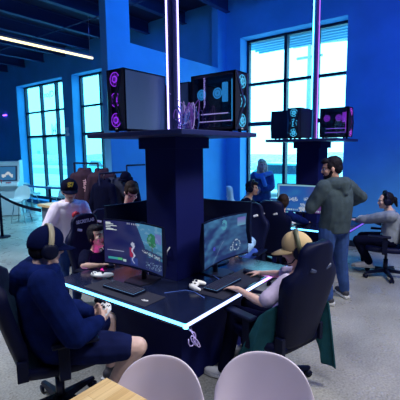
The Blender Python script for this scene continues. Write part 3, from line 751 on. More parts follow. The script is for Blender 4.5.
def person(name, label, group, P):
    """P: world space joints. Everything is parented to an Empty at P['base']."""
    base = V(P['base']); s = P.get('s', 1.0); vox = P.get('vox', .011)
    t = thing(name, label, P.get('cat', 'person'), base, 0, group)
    pel, neck, head = V(P['pelvis']), V(P['neck']), V(P['head'])
    fy = R(P['yaw']); fwd = V((math.cos(fy), math.sin(fy), 0)); lat = V((-fwd.y, fwd.x, 0))
    hip_yaw = R(P.get('hip_yaw', P['yaw'])); hl = V((-math.sin(hip_yaw), math.cos(hip_yaw), 0)); hf = V((math.cos(hip_yaw), math.sin(hip_yaw), 0))
    g = P.get('girth', 1.0); shw = P.get('sh', .175) * s
    sp = neck - pel; up = sp.normalized()
    def spine(tt): return pel + sp * tt - fwd * (.035 * s * math.sin(max(0, min(1, tt)) * PI) * P.get('slump', 1))
    def torso(mb, infl, t0, t1, belly=1.0):
        tab = [(-.16, .10, .08), (-.10, .15, .11), (0, .165, .115), (.2, .155 * belly, .115 * belly), (.42, .150 * belly, .112 * belly), (.62, .165, .115), (.78, .172, .11), (.88, .165, .095), (.95, .12, .075), (1.0, .07, .06), (1.03, .055, .055)]
        rings = []
        for tt, w, d in tab:
            if tt < t0 or tt > t1: continue
            k = max(0, min(1, tt)); L = (hl * (1 - k) + lat * k).normalized(); D = up.cross(L) * -1
            rings.append([spine(tt) + L * ((w * g * s + infl) * math.cos(2 * PI * j / 20)) + D * ((d * g * s + infl) * math.sin(2 * PI * j / 20)) for j in range(20)])
        mb.loft(rings)
    sh = {k: spine(.90) + lat * (shw * q) + V(P.get('shoff', (0, 0, 0))) for k, q in (('L', 1), ('R', -1))}
    la, lf = .29 * s, .255 * s
    arms = {}
    for k, q in (('L', 1), ('R', -1)):
        if 'arm' + k not in P: continue
        wr, elb = P['arm' + k]; wr = V(wr)
        e = V(elb[1]) if elb[0] == 'at' else ik(sh[k], wr, la, lf, elb[1])
        arms[k] = (sh[k], e, wr)
    hips = {'L': pel + hl * .09 * s, 'R': pel - hl * .09 * s}
    legs = {}
    for k in 'LR':
        if 'leg' + k not in P: continue
        kn, an = V(P['leg' + k][0]), V(P['leg' + k][1]); legs[k] = (hips[k], kn, an, R(P['leg' + k][2]))
    # head frame
    hs = P.get('hs', 1.0) * (s ** .4)
    HM = T(*head) @ RZ(P['hyaw']) @ AX(P.get('hpitch', 0), 'Y') @ AX(P.get('hroll', 0), 'X') @ Matrix.Scale(hs, 4)
    HI = HM.inverted()
    # body
    b = MB(); torso(b, 0, -1, 2)
    b.limb([(spine(.93), .062 * s), (HM @ V((-.02, 0, -.06)), .052 * s), (HM @ V((-.015, 0, -.0)), .06 * s)])
    for k, (a, e, w) in arms.items():
        b.limb([(spine(.88) + (a - spine(.88)) * .6, .062 * s), (a, .056 * s * g), (a.lerp(e, .4), .047 * s * g), (e, .036 * s), (e.lerp(w, .3), .040 * s), (w, .026 * s)])
        hd = P.get('hand' + k)
        if hd: hand(b, w, hd[0], hd[1], 1 if k == 'L' else -1, hd[2], P.get('hands', 1.0) * s)
    for k, (h, kn, an, ty) in legs.items():
        b.limb([(h, .085 * s * g), (h.lerp(kn, .5), .076 * s * g), (kn, .058 * s * g), (kn.lerp(an, .3) - V((math.cos(ty), math.sin(ty), 0)) * .012, .056 * s * g), (kn.lerp(an, .7), .042 * s * g), (an, .036 * s)])
        f = V((math.cos(ty), math.sin(ty), 0)); b.limb([(an, .036 * s), (an + f * .06 * s - V((0, 0, .035 * s)), .034 * s), (an + f * .15 * s - V((0, 0, .05 * s)), .026 * s)])
    b.ell((-.012, 0, .032), (.094, .074, .084), M=HM); b.ell((.022, 0, -.025), (.068, .062, .084), M=HM); b.ell((.035, 0, -.078), (.050, .044, .036), M=HM)
    b.cap((.088, 0, .012), (.104, 0, -.022), .008, .0125, 8, M=HM); b.ell((.096, .011, -.026), (.010, .009, .008), 8, M=HM, m=6); b.ell((.096, -.011, -.026), (.010, .009, .008), 8, M=HM, m=6)
    b.ell((.074, 0, .028), (.022, .052, .010), M=HM); b.ell((.082, 0, -.052), (.014, .024, .006), 10, M=HM, m=6); b.ell((.080, 0, -.062), (.014, .022, .007), 10, M=HM, m=6); b.ell((.078, 0, -.092), (.016, .02, .014), 10, M=HM, m=6)
    for q in (-1, 1):
        b.ell((.055, q * .038, -.02), (.03, .026, .026), M=HM); b.ell((-.008, q * .077, -.008), (.020, .010, .032), 10, M=HM, m=8)
    body = b.build('body', [P.get('skin', skin_fair), lip, brow_m], t, True, base); remesh(body, vox, 3, .4)
    for f in body.data.polygons:
        c = HI @ (f.center + base)
        if c.x > .072 and abs(c.y) < .024 and -.068 < c.z < -.048: f.material_index = 1
        elif c.x > .055 and .014 < abs(c.y) < .046 and .024 < c.z < .034: f.material_index = 2
    for q in (-1, 1):
        b = MB(); b.ell((.071, q * .031, .005), (.012, .013, .0075), 12, 0, HM, 8); b.ell((.0805, q * .031, .005), (.0042, .0062, .0062), 10, 1, HM, 6)
        b.build('eye', [eye_white, iris], t, True, base)
    # clothes
    def fold(o, v=None, amp=.007, fr=9, it=3): return remesh(o, v or max(vox, .010), it, .5, (amp, fr))
    top = P.get('top')
    if top:
        b = MB(); i0 = top.get('fat', .018); torso(b, i0, -.11 if top.get('long', 1) else -.03, .96, top.get('belly', 1.05))
        if top.get('drop'):
            b.limb([(spine(-.02) + hf * .02, .16 * s * g + i0), (spine(.1), .16 * s * g)])
        for k, (a, e, w) in arms.items():
            b.limb([(spine(.86) + (a - spine(.86)) * .5, .07 * s), (a - V((0, 0, .012)), .060 * s * g + i0 * .8)])
            if top.get('short'):
                b.limb([(a, .060 * s * g + i0), (a.lerp(e, .55), .052 * s * g + i0), (a.lerp(e, .80), .052 * s * g + i0)])
            else:
                c = top.get('cuff', .93)
                b.limb([(a, .060 * s * g + i0), (a.lerp(e, .5), .052 * s * g + i0), (e, .044 * s * g + i0), (e.lerp(w, .5), .040 * s + i0), (e.lerp(w, c), .030 * s + i0 * .6)])
        if top.get('hood'):
            pts = []
            for a in range(-150, 151, 25):
                aa = R(a + 180); pts.append((spine(.985) + fwd * (.085 * s * math.cos(aa)) + lat * (.10 * s * math.sin(aa)) + V((0, 0, -.028 * (1 - math.cos(aa)) * .5 + .025 * (1 + math.cos(R(a))) / 2)) * s, (.034 + .022 * (1 + math.cos(R(a))) / 2) * s * top.get('hoodsize', 1)))
            b.limb(pts)
            b.limb([(spine(.95) - fwd * .10 * s, .06 * s * top.get('hoodsize', 1)), (spine(.80) - fwd * .135 * s, .045 * s)])
        o = b.build(top.get('name', 'shirt'), top['m'], t, True, base); fold(o, amp=top.get('amp', .007), fr=top.get('fr', 9))
        P['_top'] = o
    pan = P.get('pants')
    if pan and legs:
        b = MB(); i0 = .016; torso(b, .010, -1, .12)
        b.limb([(hips['L'], .10 * s * g), (hips['R'], .10 * s * g)])
        for k, (h, kn, an, ty) in legs.items():
            if pan.get('short'):
                c = pan.get('cut', .8); b.limb([(h, .095 * s * g + i0), (h.lerp(kn, .5), .086 * s * g + i0), (h.lerp(kn, c), .072 * s * g + i0)])
            else:
                b.limb([(h, .092 * s * g + i0), (h.lerp(kn, .5), .078 * s * g + i0), (kn, .060 * s * g + i0), (kn.lerp(an, .4), .056 * s * g + i0), (kn.lerp(an, .97), .046 * s * g + i0)])
        o = b.build(pan.get('name', 'trousers'), pan['m'], t, True, base); fold(o, amp=.006, fr=10)
    if P.get('shoes'):
        for k, (h, kn, an, ty) in legs.items():
            f = V((math.cos(ty), math.sin(ty), 0)); n = V((-f.y, f.x, 0)); a = V((an.x, an.y, max(an.z, .085))) if not P.get('tiptoe') else an
            z = a.z - .085 * s; M = T(a.x, a.y, z) @ Matrix.Rotation(ty, 4, 'Z')
            b = MB(); b.limb([((-.03 * s, 0, .05 * s), .045 * s), ((.05 * s, 0, .055 * s), .044 * s), ((.13 * s, .004, .042 * s), .040 * s), ((.185 * s, .004, .036 * s), .032 * s)], M=M); b.limb([((0, 0, .06 * s), .042 * s), ((0, 0, .105 * s), .044 * s)], M=M)
            o = b.build('shoe', P['shoes'], t, True, base); remesh(o, .010, 3)
            q = MB(); q.prism([(-.08 * s, -.03 * s), (-.085 * s, .03 * s), (0, .04 * s), (.13 * s, .046 * s), (.21 * s, .025 * s), (.22 * s, -.01 * s), (.16 * s, -.042 * s), (0, -.038 * s)], .026 * s, M=M)
            so = q.build('sole', sole_m, o, False, base)
    # hair and headgear
    hr = P.get('hair')
    if hr:
        b = MB(); st = hr.get('style', 'short'); v = .008
        if P.get('cap'): st = 'capped'; b.ell((-.020, 0, .030), (.098, .080, .075), M=HM); b.ell((-.05, 0, -.02), (.060, .076, .06), M=HM)
        else: b.ell((-.032, 0, .048), (.094, .082, .086), M=HM); b.ell((-.058, 0, .0), (.062, .072, .075), M=HM)
        if st == 'short':
            for q in (-1, 1): b.ell((.0, q * .064, .03), (.045, .018, .045), M=HM)
            b.ell((.045, 0, .088), (.05, .062, .035), M=HM)
        if st == 'fringe':
            b.ell((.038, 0, .085), (.058, .066, .036), M=HM)
            for q in (-1, 1): b.ell((-.012, q * .066, .012), (.05, .022, .06), M=HM)
            b.ell((-.05, 0, -.04), (.05, .065, .05), M=HM)
        if st == 'long':
            b.ell((.03, 0, .085), (.06, .07, .03), M=HM)
            for q in (-1, 1): b.limb([((.02, q * .066, .05), .026), ((.025, q * .084, -.03), .026), ((.03, q * .090, -.12), .028), ((.035, q * .085, -.20), .018)], M=HM)
            b.limb([((-.06, 0, .0), .07), ((-.075, 0, -.12), .06), ((-.07, 0, -.19), .04)], M=HM)
        if st == 'tied':
            for q in (-1, 1): b.ell((.0, q * .066, .03), (.05, .016, .05), M=HM)
            b.ell((-.125, 0, .01), (.045, .04, .045), M=HM); b.limb([((-.14, 0, 0), .03), ((-.15, .01, -.09), .016)], M=HM)
        o = b.build('hair', hr['m'], t, True, base); remesh(o, v, 2, .5, (.004, 40))
    if P.get('beard'):
        b = MB(); b.ell((.052, 0, -.085), (.044, .046, .034), M=HM)
        for q in (-1, 1): b.limb([((.0, q * .062, -.02), .016), ((.03, q * .054, -.07), .018), ((.07, q * .024, -.09), .018)], M=HM)
        b.limb([((.088, -.024, -.052), .007), ((.096, 0, -.042), .008), ((.088, .024, -.052), .007)], 8, M=HM)
        o = b.build('beard', hair_dark, t, True, base); remesh(o, .006, 1, .5, (.003, 60))
    cp = P.get('cap')
    if cp:
        b = MB(); rings = []
        for i in range(11):
            a = R(-20 + i * 10.95); rings.append([V((-.014 + .114 * math.cos(a) * math.cos(2 * PI * j / 24), .095 * math.cos(a) * math.sin(2 * PI * j / 24), .038 + .110 * math.sin(a) + .012 * math.cos(2 * PI * j / 24) * math.cos(a))) for j in range(24)])
        b.loft(rings, M=HM); c = b.build('cap', cp['m'], t, True, base)
        b = MB(); up_, dn = [], []; rr = []
        for i in range(13):
            u = -1 + i / 6; y = u * .084; x0 = -.014 + .112 * math.sqrt(max(0, 1 - (y / .095) ** 2)); x1 = x0 + .088 * (1 - abs(u) ** 2.6) + .004; zc = .036 - .020 * u * u
            rr.append([V((x0 - .01, y, zc)), V((x1, y, zc - .016 - .01 * (1 - u * u))), V((x1, y, zc - .021 - .01 * (1 - u * u))), V((x0 - .01, y, zc - .006))])
        b.loft(rr, M=HM); b.build('brim', cp.get('brim', cp['m']), c, True, base)
        b = MB(); b.ell((-.014, 0, .149), (.009, .009, .006), 10, M=HM, m=6); b.build('cap_button', cp['m'], c, True, base)
        if cp.get('text'):
            M = HM @ T(.100, 0, .094) @ AX(-22, 'Y') @ Matrix(((0, 0, 1, 0), (1, 0, 0, 0), (0, 1, 0, 0), (0, 0, 0, 1)))
            q = text_part('cap_lettering', cp['text'], .068, T(*(-base)) @ M, print_yellow, c, .006, .003)
    hp = P.get('headset')
    if hp:
        e = hp.get('out', .0); b = MB(); path = []
        for a in range(0, 181, 15):
            path.append((-.008 + hp.get('hx', 0), (.100 + e) * math.cos(R(a)), .0 + (.152 + e * .25) * math.sin(R(a)) ** .8 if 0 < a < 180 else 0))
        rr = []
        for i, p in enumerate(path):
            p = V(p); q_ = V(path[max(0, i - 1)]) - V(path[min(len(path) - 1, i + 1)]); nrm = V((0, q_.z, -q_.y)).normalized() * .006
            rr.append([p + V((.016, 0, 0)) + nrm, p + V((-.016, 0, 0)) + nrm, p + V((-.016, 0, 0)) - nrm, p + V((.016, 0, 0)) - nrm])
        b.loft(rr, M=HM); h = b.build('headset', hp.get('band', black_plastic), t, True, base)
        for q in (-1, 1):
            b = MB(); b.tube([(-.004 + hp.get('hx', 0), q * yy, -.008) for yy in (.078, .092, .114, .122)], [.046, .054, .050, .036], 18, M=HM); b.build('ear_cup', hp.get('cup', black_plastic), h, True, base)
        if hp.get('mic'):
            b = MB(); b.tube([(.01, .1, -.03), (.05, .095, -.065), (.085, .06, -.078), (.10, .035, -.075)], .005, 6, M=HM); b.ell((.10, .03, -.075), (.01, .012, .009), 8, M=HM, m=6); b.build('microphone', black_plastic, h, True, base)
    P['_t'] = t; P['_HM'] = HM
    return t
def printed(P, name, s, size, loc, yaw, m, tilt=0, bold=.001):
    t = P['_t']; M = T(*(V(loc) - V(P['base']))) @ RZ(yaw) @ AX(tilt, 'Y') @ Matrix(((0, 0, 1, 0), (1, 0, 0, 0), (0, 1, 0, 0), (0, 0, 0, 1)))
    return text_part(name, s, size, M, m, P['_top'] if '_top' in P else t, .003, bold)
UP = V((0, 0, 1)); DN = (0, 0, -1)
# man in the navy hoodie
person('person', 'person in navy hoodie and dark cap with headphones holding a white game controller', 'people in the room', dict(
    base=(1.45, 2.42, 0), s=1.06, girth=1.10, vox=.008, yaw=-22, hip_yaw=-30, sh=.19, pelvis=(1.43, 2.38, .56), neck=(1.31, 2.335, 1.135), head=(1.37, 2.345, 1.265), hyaw=-16, hpitch=12,
    skin=skin_fair, armR=((1.585, 2.085, .735), ('at', (1.34, 2.03, .745))), armL=((1.62, 2.235, .75), ('at', (1.52, 2.50, .76))),
    handR=((.75, .45, .02), (-.35, .75, .1), .75), handL=((.55, -.75, .02), (-.6, -.5, .1), .75),
    legR=((1.75, 1.90, .535), (1.64, 2.14, .13), -30), legL=((1.88, 2.38, .555), (1.93, 2.43, .10), 0),
    top=dict(m=navy_cloth, name='hoodie', fat=.034, hood=1, hoodsize=1.35, belly=1.12, amp=.012, fr=7), pants=dict(m=navy_shorts, name='shorts', short=1, cut=.80), shoes=shoe_dark,
    hair=dict(m=hair_dark, style='fringe'), cap=dict(m=navy_cap), headset=dict(band=gold_metal, cup=black_plastic, out=.012)))
gamepad((1.70, 2.15, .755), -25, 'white game controller held by the person in the navy hoodie', tilt=(0, -25), s=1.0)
# boy in the tan cap
P2 = dict(base=(2.68, 1.29, 0), s=.86, girth=.98, vox=.0075, yaw=82, pelvis=(2.69, 1.24, .53), neck=(2.745, 1.145, .945), head=(2.775, 1.17, 1.12), hs=1.10, hyaw=114, hpitch=14, sh=.175,
    skin=skin_fair, armL=((2.52, 1.545, .795), ('at', (2.45, 1.29, .765))), armR=((3.0, 1.60, .79), ('pole', (.7, -.3, -.5))),
    handL=((.22, .92, -.06), DN, .28), handR=((.1, 1, -.08), DN, .25), hands=1.08,
    legL=((2.60, 1.62, .55), (2.49, 1.66, .085), 100), legR=((2.84, 1.64, .55), (2.90, 1.68, .085), 90),
    top=dict(m=lilac_cloth, name='t_shirt', short=1, fat=.022, amp=.010, fr=10), pants=dict(m=black_cloth), shoes=shoe_white,
    hair=dict(m=hair_dark, style='fringe'), cap=dict(m=tan_cloth), headset=dict(band=olive, cup=black_plastic, out=.018, mic=1, hx=-.022))
person('person', 'person in tan cap and lilac t-shirt with headset typing at the white lit edge', 'people in the room', P2)
# boy lit magenta
P3 = dict(base=(2.66, 3.40, 0), s=.80, girth=.95, vox=.009, yaw=-85, pelvis=(2.60, 3.37, .53), neck=(2.47, 3.29, .87), head=(2.44, 3.20, 1.03), hs=1.1, hyaw=-92, hpitch=-10,
    skin=skin_warm, armR=((2.31, 3.02, .785), ('at', (2.20, 3.13, .79))), armL=((2.52, 3.03, .785), ('pole', (.8, .2, -.4))),
    handR=((.85, -.25, 0), DN, .3), handL=((-.1, -1, -.02), DN, .3), legR=((2.38, 3.06, .53), (2.38, 3.06, .085), -90), legL=((2.56, 3.06, .53), (2.58, 3.06, .085), -80),
    top=dict(m=black_cloth, name='t_shirt', short=1), pants=dict(m=black_cloth), shoes=shoe_dark, hair=dict(m=hair_dark, style='fringe'))
person('person', 'person with dark fringe and black t-shirt, face lit magenta, arm resting on the desk', 'people in the room', P3)
# boy in the white hoodie
P4 = dict(base=(2.62, 4.03, 0), s=.93, vox=.010, yaw=-115, pelvis=(2.69, 4.05, .86), neck=(2.685, 4.03, 1.275), head=(2.675, 4.0, 1.44), hyaw=-115, hpitch=9, hs=1.08, sh=.155,
    skin=skin_fair, armR=((2.36, 3.95, .82), ('pole', (-.6, .4, 0))), armL=((2.78, 3.86, .84), ('pole', (.8, .4, 0))), handR=((0, -.2, -1), (1, 0, 0), .35), handL=((0, -.3, -1), (-1, 0, 0), .35),
    legR=((2.53, 4.0, .46), (2.53, 4.03, .085), -110), legL=((2.72, 3.98, .46), (2.72, 4.03, .085), -105),
    top=dict(m=white_cloth, name='hoodie', hood=1, hoodsize=1.35, fat=.030, amp=.011, fr=8), pants=dict(m=denim), shoes=shoe_dark, hair=dict(m=hair_brown, style='short'), cap=dict(m=black_cloth, text='S7'))
person('person', 'person in white hoodie with red chest badge and black cap, standing with head bowed', 'people in the room', P4)
M4 = T(2.645, 3.852, 1.165) @ RZ(-112) @ AX(-4, 'Y')
b = MB(); b.cyl((-.01, 0, 0), (.012, 0, 0), .045, n=20, M=M4); b.build('chest_badge', print_red, P4['_top'], None, P4['base'])
b = MB(); b.torus((.013, 0, 0), .026, .004, ax='X', M=M4); b.build('badge_ring', mat('dark_red_print', (.25, .01, .03), .6), P4['_top'], None, P4['base'])
# person in orange
person('person', 'person with brown hair in orange shirt bent over behind the monitor', 'people in the room', dict(
    base=(3.16, 3.68, 0), s=.98, vox=.011, yaw=-100, pelvis=(3.16, 3.66, .58), neck=(3.14, 3.50, 1.20), head=(3.11, 3.40, 1.415), hyaw=-115, hpitch=46,
    skin=skin_fair, armR=((2.95, 3.12, .80), ('pole', (-.7, .2, -.5))), armL=((3.22, 3.10, .80), ('pole', (.7, .2, -.5))), handR=((.2, -1, 0), DN, .4), handL=((0, -1, 0), DN, .4),
    legR=((3.05, 3.2, .55), (3.05, 3.2, .085), -90), legL=((3.25, 3.2, .55), (3.25, 3.2, .085), -90),
    top=dict(m=orange_cloth, name='shirt'), pants=dict(m=black_cloth), shoes=shoe_dark, hair=dict(m=hair_brown, style='short')))
# standing man
P6 = dict(base=(4.72, 1.44, 0), s=1.03, girth=1.06, vox=.009, yaw=62, hip_yaw=60, pelvis=(4.66, 1.48, .96), neck=(4.60, 1.47, 1.505), head=(4.53, 1.50, 1.675), hs=1.08, hyaw=114, hpitch=10, sh=.178,
    skin=skin_mid, armL=((4.60, 1.73, 1.31), ('at', (4.40, 1.68, 1.215))), armR=((4.98, 1.47, 1.17), ('at', (5.0, 1.28, 1.31))), handL=((.15, -.25, .95), (.8, -.5, 0), .5), handR=((-.5, .7, -.3), (-.6, -.6, 0), .4),
    legL=((4.57, 1.56, .50), (4.53, 1.49, .10), 95), legR=((4.83, 1.44, .51), (4.90, 1.40, .10), 45),
    top=dict(m=hoodie_grey, name='hoodie', hood=1, fat=.030, hoodsize=1.6, amp=.012, fr=7), pants=dict(m=denim, name='jeans'), shoes=shoe_dark, hair=dict(m=hair_dark, style='short'), beard=1)
person('person', 'bearded person in grey green hoodie and blue jeans standing with bent arms', 'people in the room', P6)
# person in the grey jacket
person('person', 'person in pale grey jacket with white sneakers and headset seated by the blue wall', 'people in the room', dict(
    base=(6.08, 1.16, 0), s=.97, vox=.010, yaw=104, pelvis=(6.10, 1.12, .56), neck=(6.07, 1.14, .99), head=(6.05, 1.20, 1.14), hyaw=118, hpitch=6,
    skin=skin_fair, armL=((6.10, 1.60, .81), ('pole', (-.6, -.5, -.6))), armR=((6.32, 1.50, .84), ('pole', (.6, -.3, -.6))), handL=((.1, 1, 0), DN, .3), handR=((-.1, 1, .1), DN, .45),
    legL=((5.98, 1.54, .52), (6.12, 1.40, .17), 110), legR=((6.20, 1.54, .54), (6.26, 1.48, .11), 100), tiptoe=1,
    top=dict(m=jacket_grey, name='jacket', fat=.03, amp=.011), pants=dict(m=black_cloth), shoes=shoe_white, hair=dict(m=hair_dark, style='tied'), headset=dict(out=.014)))
# person in the black chair facing the far screen
person('person', 'person with dark hair mostly hidden by the chair with two pale slots', 'people in the room', dict(
    base=(5.02, 2.40, 0), s=.86, vox=.012, yaw=5, pelvis=(5.02, 2.40, .57), neck=(5.03, 2.37, 1.01), head=(5.05, 2.345, 1.155), hyaw=30, hpitch=4,
    skin=skin_fair, armR=((5.52, 2.16, .80), ('pole', (-.3, -1, -.4))), armL=((5.45, 2.52, .80), ('pole', (-.3, 1, -.4))), handR=((1, .25, 0), DN, .3), handL=((1, -.2, 0), DN, .3),
    legR=((5.47, 2.30, .55), (5.48, 2.3, .085), 0), legL=((5.47, 2.5, .55), (5.48, 2.5, .085), 0),
    top=dict(m=navy_cloth, name='sweater'), pants=dict(m=black_cloth), shoes=shoe_dark, hair=dict(m=hair_brown, style='fringe')))
# dark haired person near the window
person('person', 'person with short dark hair in a black top seated on the pale blue chair', 'people in the room', dict(
    base=(5.72, 3.28, 0), s=1.0, vox=.011, yaw=-62, pelvis=(5.63, 3.33, .57), neck=(5.64, 3.26, 1.10), head=(5.67, 3.20, 1.255), hyaw=-78, hpitch=4, hs=1.0, headset=dict(out=.012),
    skin=skin_mid, armR=((5.50, 3.02, .80), ('pole', (-.8, .2, -.4))), armL=((5.75, 3.0, .80), ('pole', (.8, .2, -.4))), handR=((.2, -1, 0), DN, .4), handL=((0, -1, 0), DN, .4),
    legR=((5.52, 2.98, .55), (5.52, 3.0, .085), -90), legL=((5.72, 2.98, .55), (5.72, 3.0, .085), -90),
    top=dict(m=black_cloth, name='sweater'), pants=dict(m=black_cloth), shoes=shoe_dark, hair=dict(m=hair_dark, style='short')))
# woman at the window
P10 = dict(base=(7.1, 3.78, 0), s=.97, vox=.012, yaw=-150, pelvis=(7.1, 3.78, .90), neck=(7.09, 3.77, 1.42), head=(7.06, 3.76, 1.585), hyaw=-135, hpitch=8, hs=1.05, sh=.15,
    skin=skin_fair, armR=((6.90, 3.84, 1.02), ('at', (7.08, 3.97, 1.12))), armL=((6.93, 3.70, 1.08), ('at', (7.12, 3.58, 1.14))), handR=((-.4, -.8, .2), (.6, .2, 0), .4), handL=((-.4, .8, .1), (.6, 0, 0), .4),
    legR=((7.08, 3.88, .47), (7.10, 3.88, .085), -150), legL=((7.12, 3.68, .47), (7.12, 3.68, .085), -150),
    top=dict(m=blue_coat, name='coat', fat=.036, amp=.012), pants=dict(m=black_cloth), shoes=shoe_dark, hair=dict(m=hair_blonde, style='long'))
person('person', 'person with long blonde hair in a blue coat standing in front of the big window', 'people in the room', P10)
b = MB(); b.limb([((7.0, 3.88, 1.40), .05), ((6.95, 3.78, 1.36), .05), ((7.0, 3.66, 1.40), .05), ((7.12, 3.60, 1.43), .05)]); b.limb([((6.96, 3.70, 1.36), .05), ((6.93, 3.62, 1.20), .045)])
o = b.build('scarf', scarf_blue, P10['_t'], True, P10['base']); remesh(o, .012, 2, .5, (.006, 25))
# child in pale denim
person('person', 'small person in pale denim jacket half hidden behind the hazy blue screen', 'people in the room', dict(
    base=(4.10, 2.50, 0), s=.74, vox=.011, yaw=190, pelvis=(4.10, 2.50, .53), neck=(3.99, 2.44, .82), head=(3.94, 2.50, .94), hyaw=175, hpitch=10,
    skin=skin_fair, armL=((3.46, 2.07, .80), ('at', (3.72, 2.11, .86))), armR=((3.60, 2.55, .80), ('pole', (.3, 1, -.5))), handL=((-1, .2, 0), DN, .3), handR=((-1, -.1, 0), DN, .3),
    legL=((4.0, 2.24, .66), (3.86, 2.38, .50), 180), legR=((3.72, 2.6, .51), (3.70, 2.6, .085), 180),
    top=dict(m=denim_pale, name='jacket', fat=.026), pants=dict(m=mat('bright_denim_cloth', (.03, .09, .42), .85, var=.2)), shoes=shoe_dark, hair=dict(m=hair_brown, style='fringe')))

# ------------------------------------------------------------------ wooden table in front
wood = bpy.data.materials.new('light_wood'); wood.use_nodes = True; nt = wood.node_tree; bs = nt.nodes['Principled BSDF']
tc = nt.nodes.new('ShaderNodeTexCoord'); mp = nt.nodes.new('ShaderNodeMapping'); mp.inputs['Scale'].default_value = (1.0, 14, 1)
n1 = nt.nodes.new('ShaderNodeTexNoise'); n1.inputs['Scale'].default_value = 3.5; n1.inputs['Detail'].default_value = 8
br = nt.nodes.new('ShaderNodeTexBrick'); br.inputs['Scale'].default_value = 1; br.inputs['Brick Width'].default_value = .42; br.inputs['Row Height'].default_value = .045; br.inputs['Mortar Size'].default_value = .0008
br.inputs['Color1'].default_value = (.74, .50, .22, 1); br.inputs['Color2'].default_value = (.86, .64, .34, 1); br.inputs['Mortar'].default_value = (.5, .3, .13, 1)
mx = nt.nodes.new('ShaderNodeMix'); mx.data_type = 'RGBA'; mx.blend_type = 'MULTIPLY'; mx.inputs[0].default_value = .55
rp = nt.nodes.new('ShaderNodeValToRGB'); rp.color_ramp.elements[0].position = .3; rp.color_ramp.elements[0].color = (.6, .5, .4, 1); rp.color_ramp.elements[1].position = .65; rp.color_ramp.elements[1].color = (1, 1, 1, 1)
nt.links.new(tc.outputs['Object'], mp.inputs['Vector']); nt.links.new(mp.outputs['Vector'], n1.inputs['Vector']); nt.links.new(tc.outputs['Object'], br.inputs['Vector'])
nt.links.new(n1.outputs['Fac'], rp.inputs['Fac']); nt.links.new(br.outputs['Color'], mx.inputs[6]); nt.links.new(rp.outputs['Color'], mx.inputs[7]); nt.links.new(mx.outputs[2], bs.inputs['Base Color']); bs.inputs['Roughness'].default_value = .45
t = thing('wooden_table', 'light butcher block wooden table corner beside the shell chair', 'table', (.80, 1.14, 0))
b = MB(); b.bx(-.36, .36, -.36, .36, .715, .75, .004); b.build('tabletop', wood, t)
for sx in (-.30, .30):
    for sy in (-.30, .30):
        b = MB(); b.bx(sx - .025, sx + .025, sy - .025, sy + .025, 0, .715); b.build('leg', dark_metal, t)

# ------------------------------------------------------------------ teal jacket hung over the chair of the person in the tan cap
b = MB(); CM = T(2.68, 1.29, 0) @ RZ(75)
rows = []
for k in range(11):
    v = k / 10; row = []
    for j in range(33):
        u = -1 + 2 * j / 32; au = abs(u); q = max(0, (au - .42) / .58); sg = 1 if u > 0 else -1
        zb = .52 - (.36 if u < 0 else .30) * min(1, q * 2.2)
        z = .80 - (.80 - zb) * v - .10 * q * (1 - v)
        if au < .42: x, y = -.155 - .17 * (z - .5) , u / .42 * .20
        else:
            x = -.155 - .17 * (z - .5) + q * ((.26 if u > 0 else -.26) * (.35 + .65 * v)); y = sg * (.20 + .10 * min(1, q * 3) + .035 * v * q)
        row.append(V((x + .014 * v * math.sin(u * 23), y + .016 * v * math.sin(u * 19 + 2), z)))
    rows.append(row)
b.loft(rows, M=CM, caps=False, closed=False); o = b.build('jacket', teal_cloth)
s_ = o.modifiers.new('s', 'SOLIDIFY'); s_.thickness = .014; s_.offset = 0; s_ = o.modifiers.new('u', 'SUBSURF'); s_.levels = 1; s_.render_levels = 1
tag(o, 'dark teal jacket spilling down both sides of the chair of the person in tan cap', 'jacket')

# ------------------------------------------------------------------ coats and racks
def rack(x, y, rz, w, h, label, two=False):
    t = thing('coat_rack', label, 'coat rack', (x, y, 0), rz, 'black metal coat racks')
    b = MB(); b.cyl((-w / 2, 0, h), (w / 2, 0, h), .014); b.build('rail', matte_black, t)
    for s in (-1, 1):
        b = MB(); b.cyl((s * w / 2, 0, .04), (s * w / 2, 0, h), .014); b.build('post', matte_black, t)
        b = MB(); b.bx(s * w / 2 - .02, s * w / 2 + .02, -.2, .2, 0, .04); b.build('foot', matte_black, t)
    if two:
        b = MB(); b.cyl((w / 2, 0, h - .16), (w / 2, 0, h + .10), .012); b.cyl((w / 2, 0, h + .10), (w / 2 + .4, 0, h + .10), .014); b.build('upper_arm', matte_black, t)
    return t
rack(3.80, 5.20, 90, .62, 1.72, 'black coat rack holding the maroon jackets')
rack(3.86, 4.60, 0, .54, 1.58, 'black coat rack with two bars holding the black coats', True)
def coat(x, y, rz, top, L, m, label, w=.22, group='coats on the racks'):
    t = thing('hanging_jacket', label, 'jacket', (x, y, top - .06), rz, group)
    b = MB(); rings = []
    for f, ww, d in ((0, .05, .05), (.04, .12, .06), (.10, w, .085), (.3, w * .98, .10), (.6, w * 1.0, .11), (.95, w * 1.08, .12), (1, w * 1.05, .11)):
        rings.append([V((d * math.sin(2 * PI * j / 18), ww * math.cos(2 * PI * j / 18), -L * f - .02)) for j in range(18)])
    b.loft(rings)
    for s in (-1, 1): b.limb([((0, s * (w - .03), -.10 * L - .03), .06), ((.02, s * (w + .035), -.4 * L), .055), ((.03, s * (w + .03), -.85 * L), .045)])
    b.limb([((-.02, -.07, -.03), .045), ((-.05, 0, -.05), .055), ((-.02, .07, -.03), .045)]); b.ell((-.06, 0, -.10), (.06, .09, .10))
    o = b.build('cloth_body', m, t, True); remesh(o, .013, 3, .5, (.010, 8))
    b = MB(); b.tube([(0, 0, -.03), (0, 0, .035), (0, .015, .055), (0, .02, .068)], .004, 6); b.build('hanger_hook', steel, t)
    return t
c1 = coat(3.80, 5.24, 222, 1.70, .95, maroon, 'maroon jacket with pale lettering down its sleeve on the coat rack', .20)
M = T(-.02, -.0, -.40)
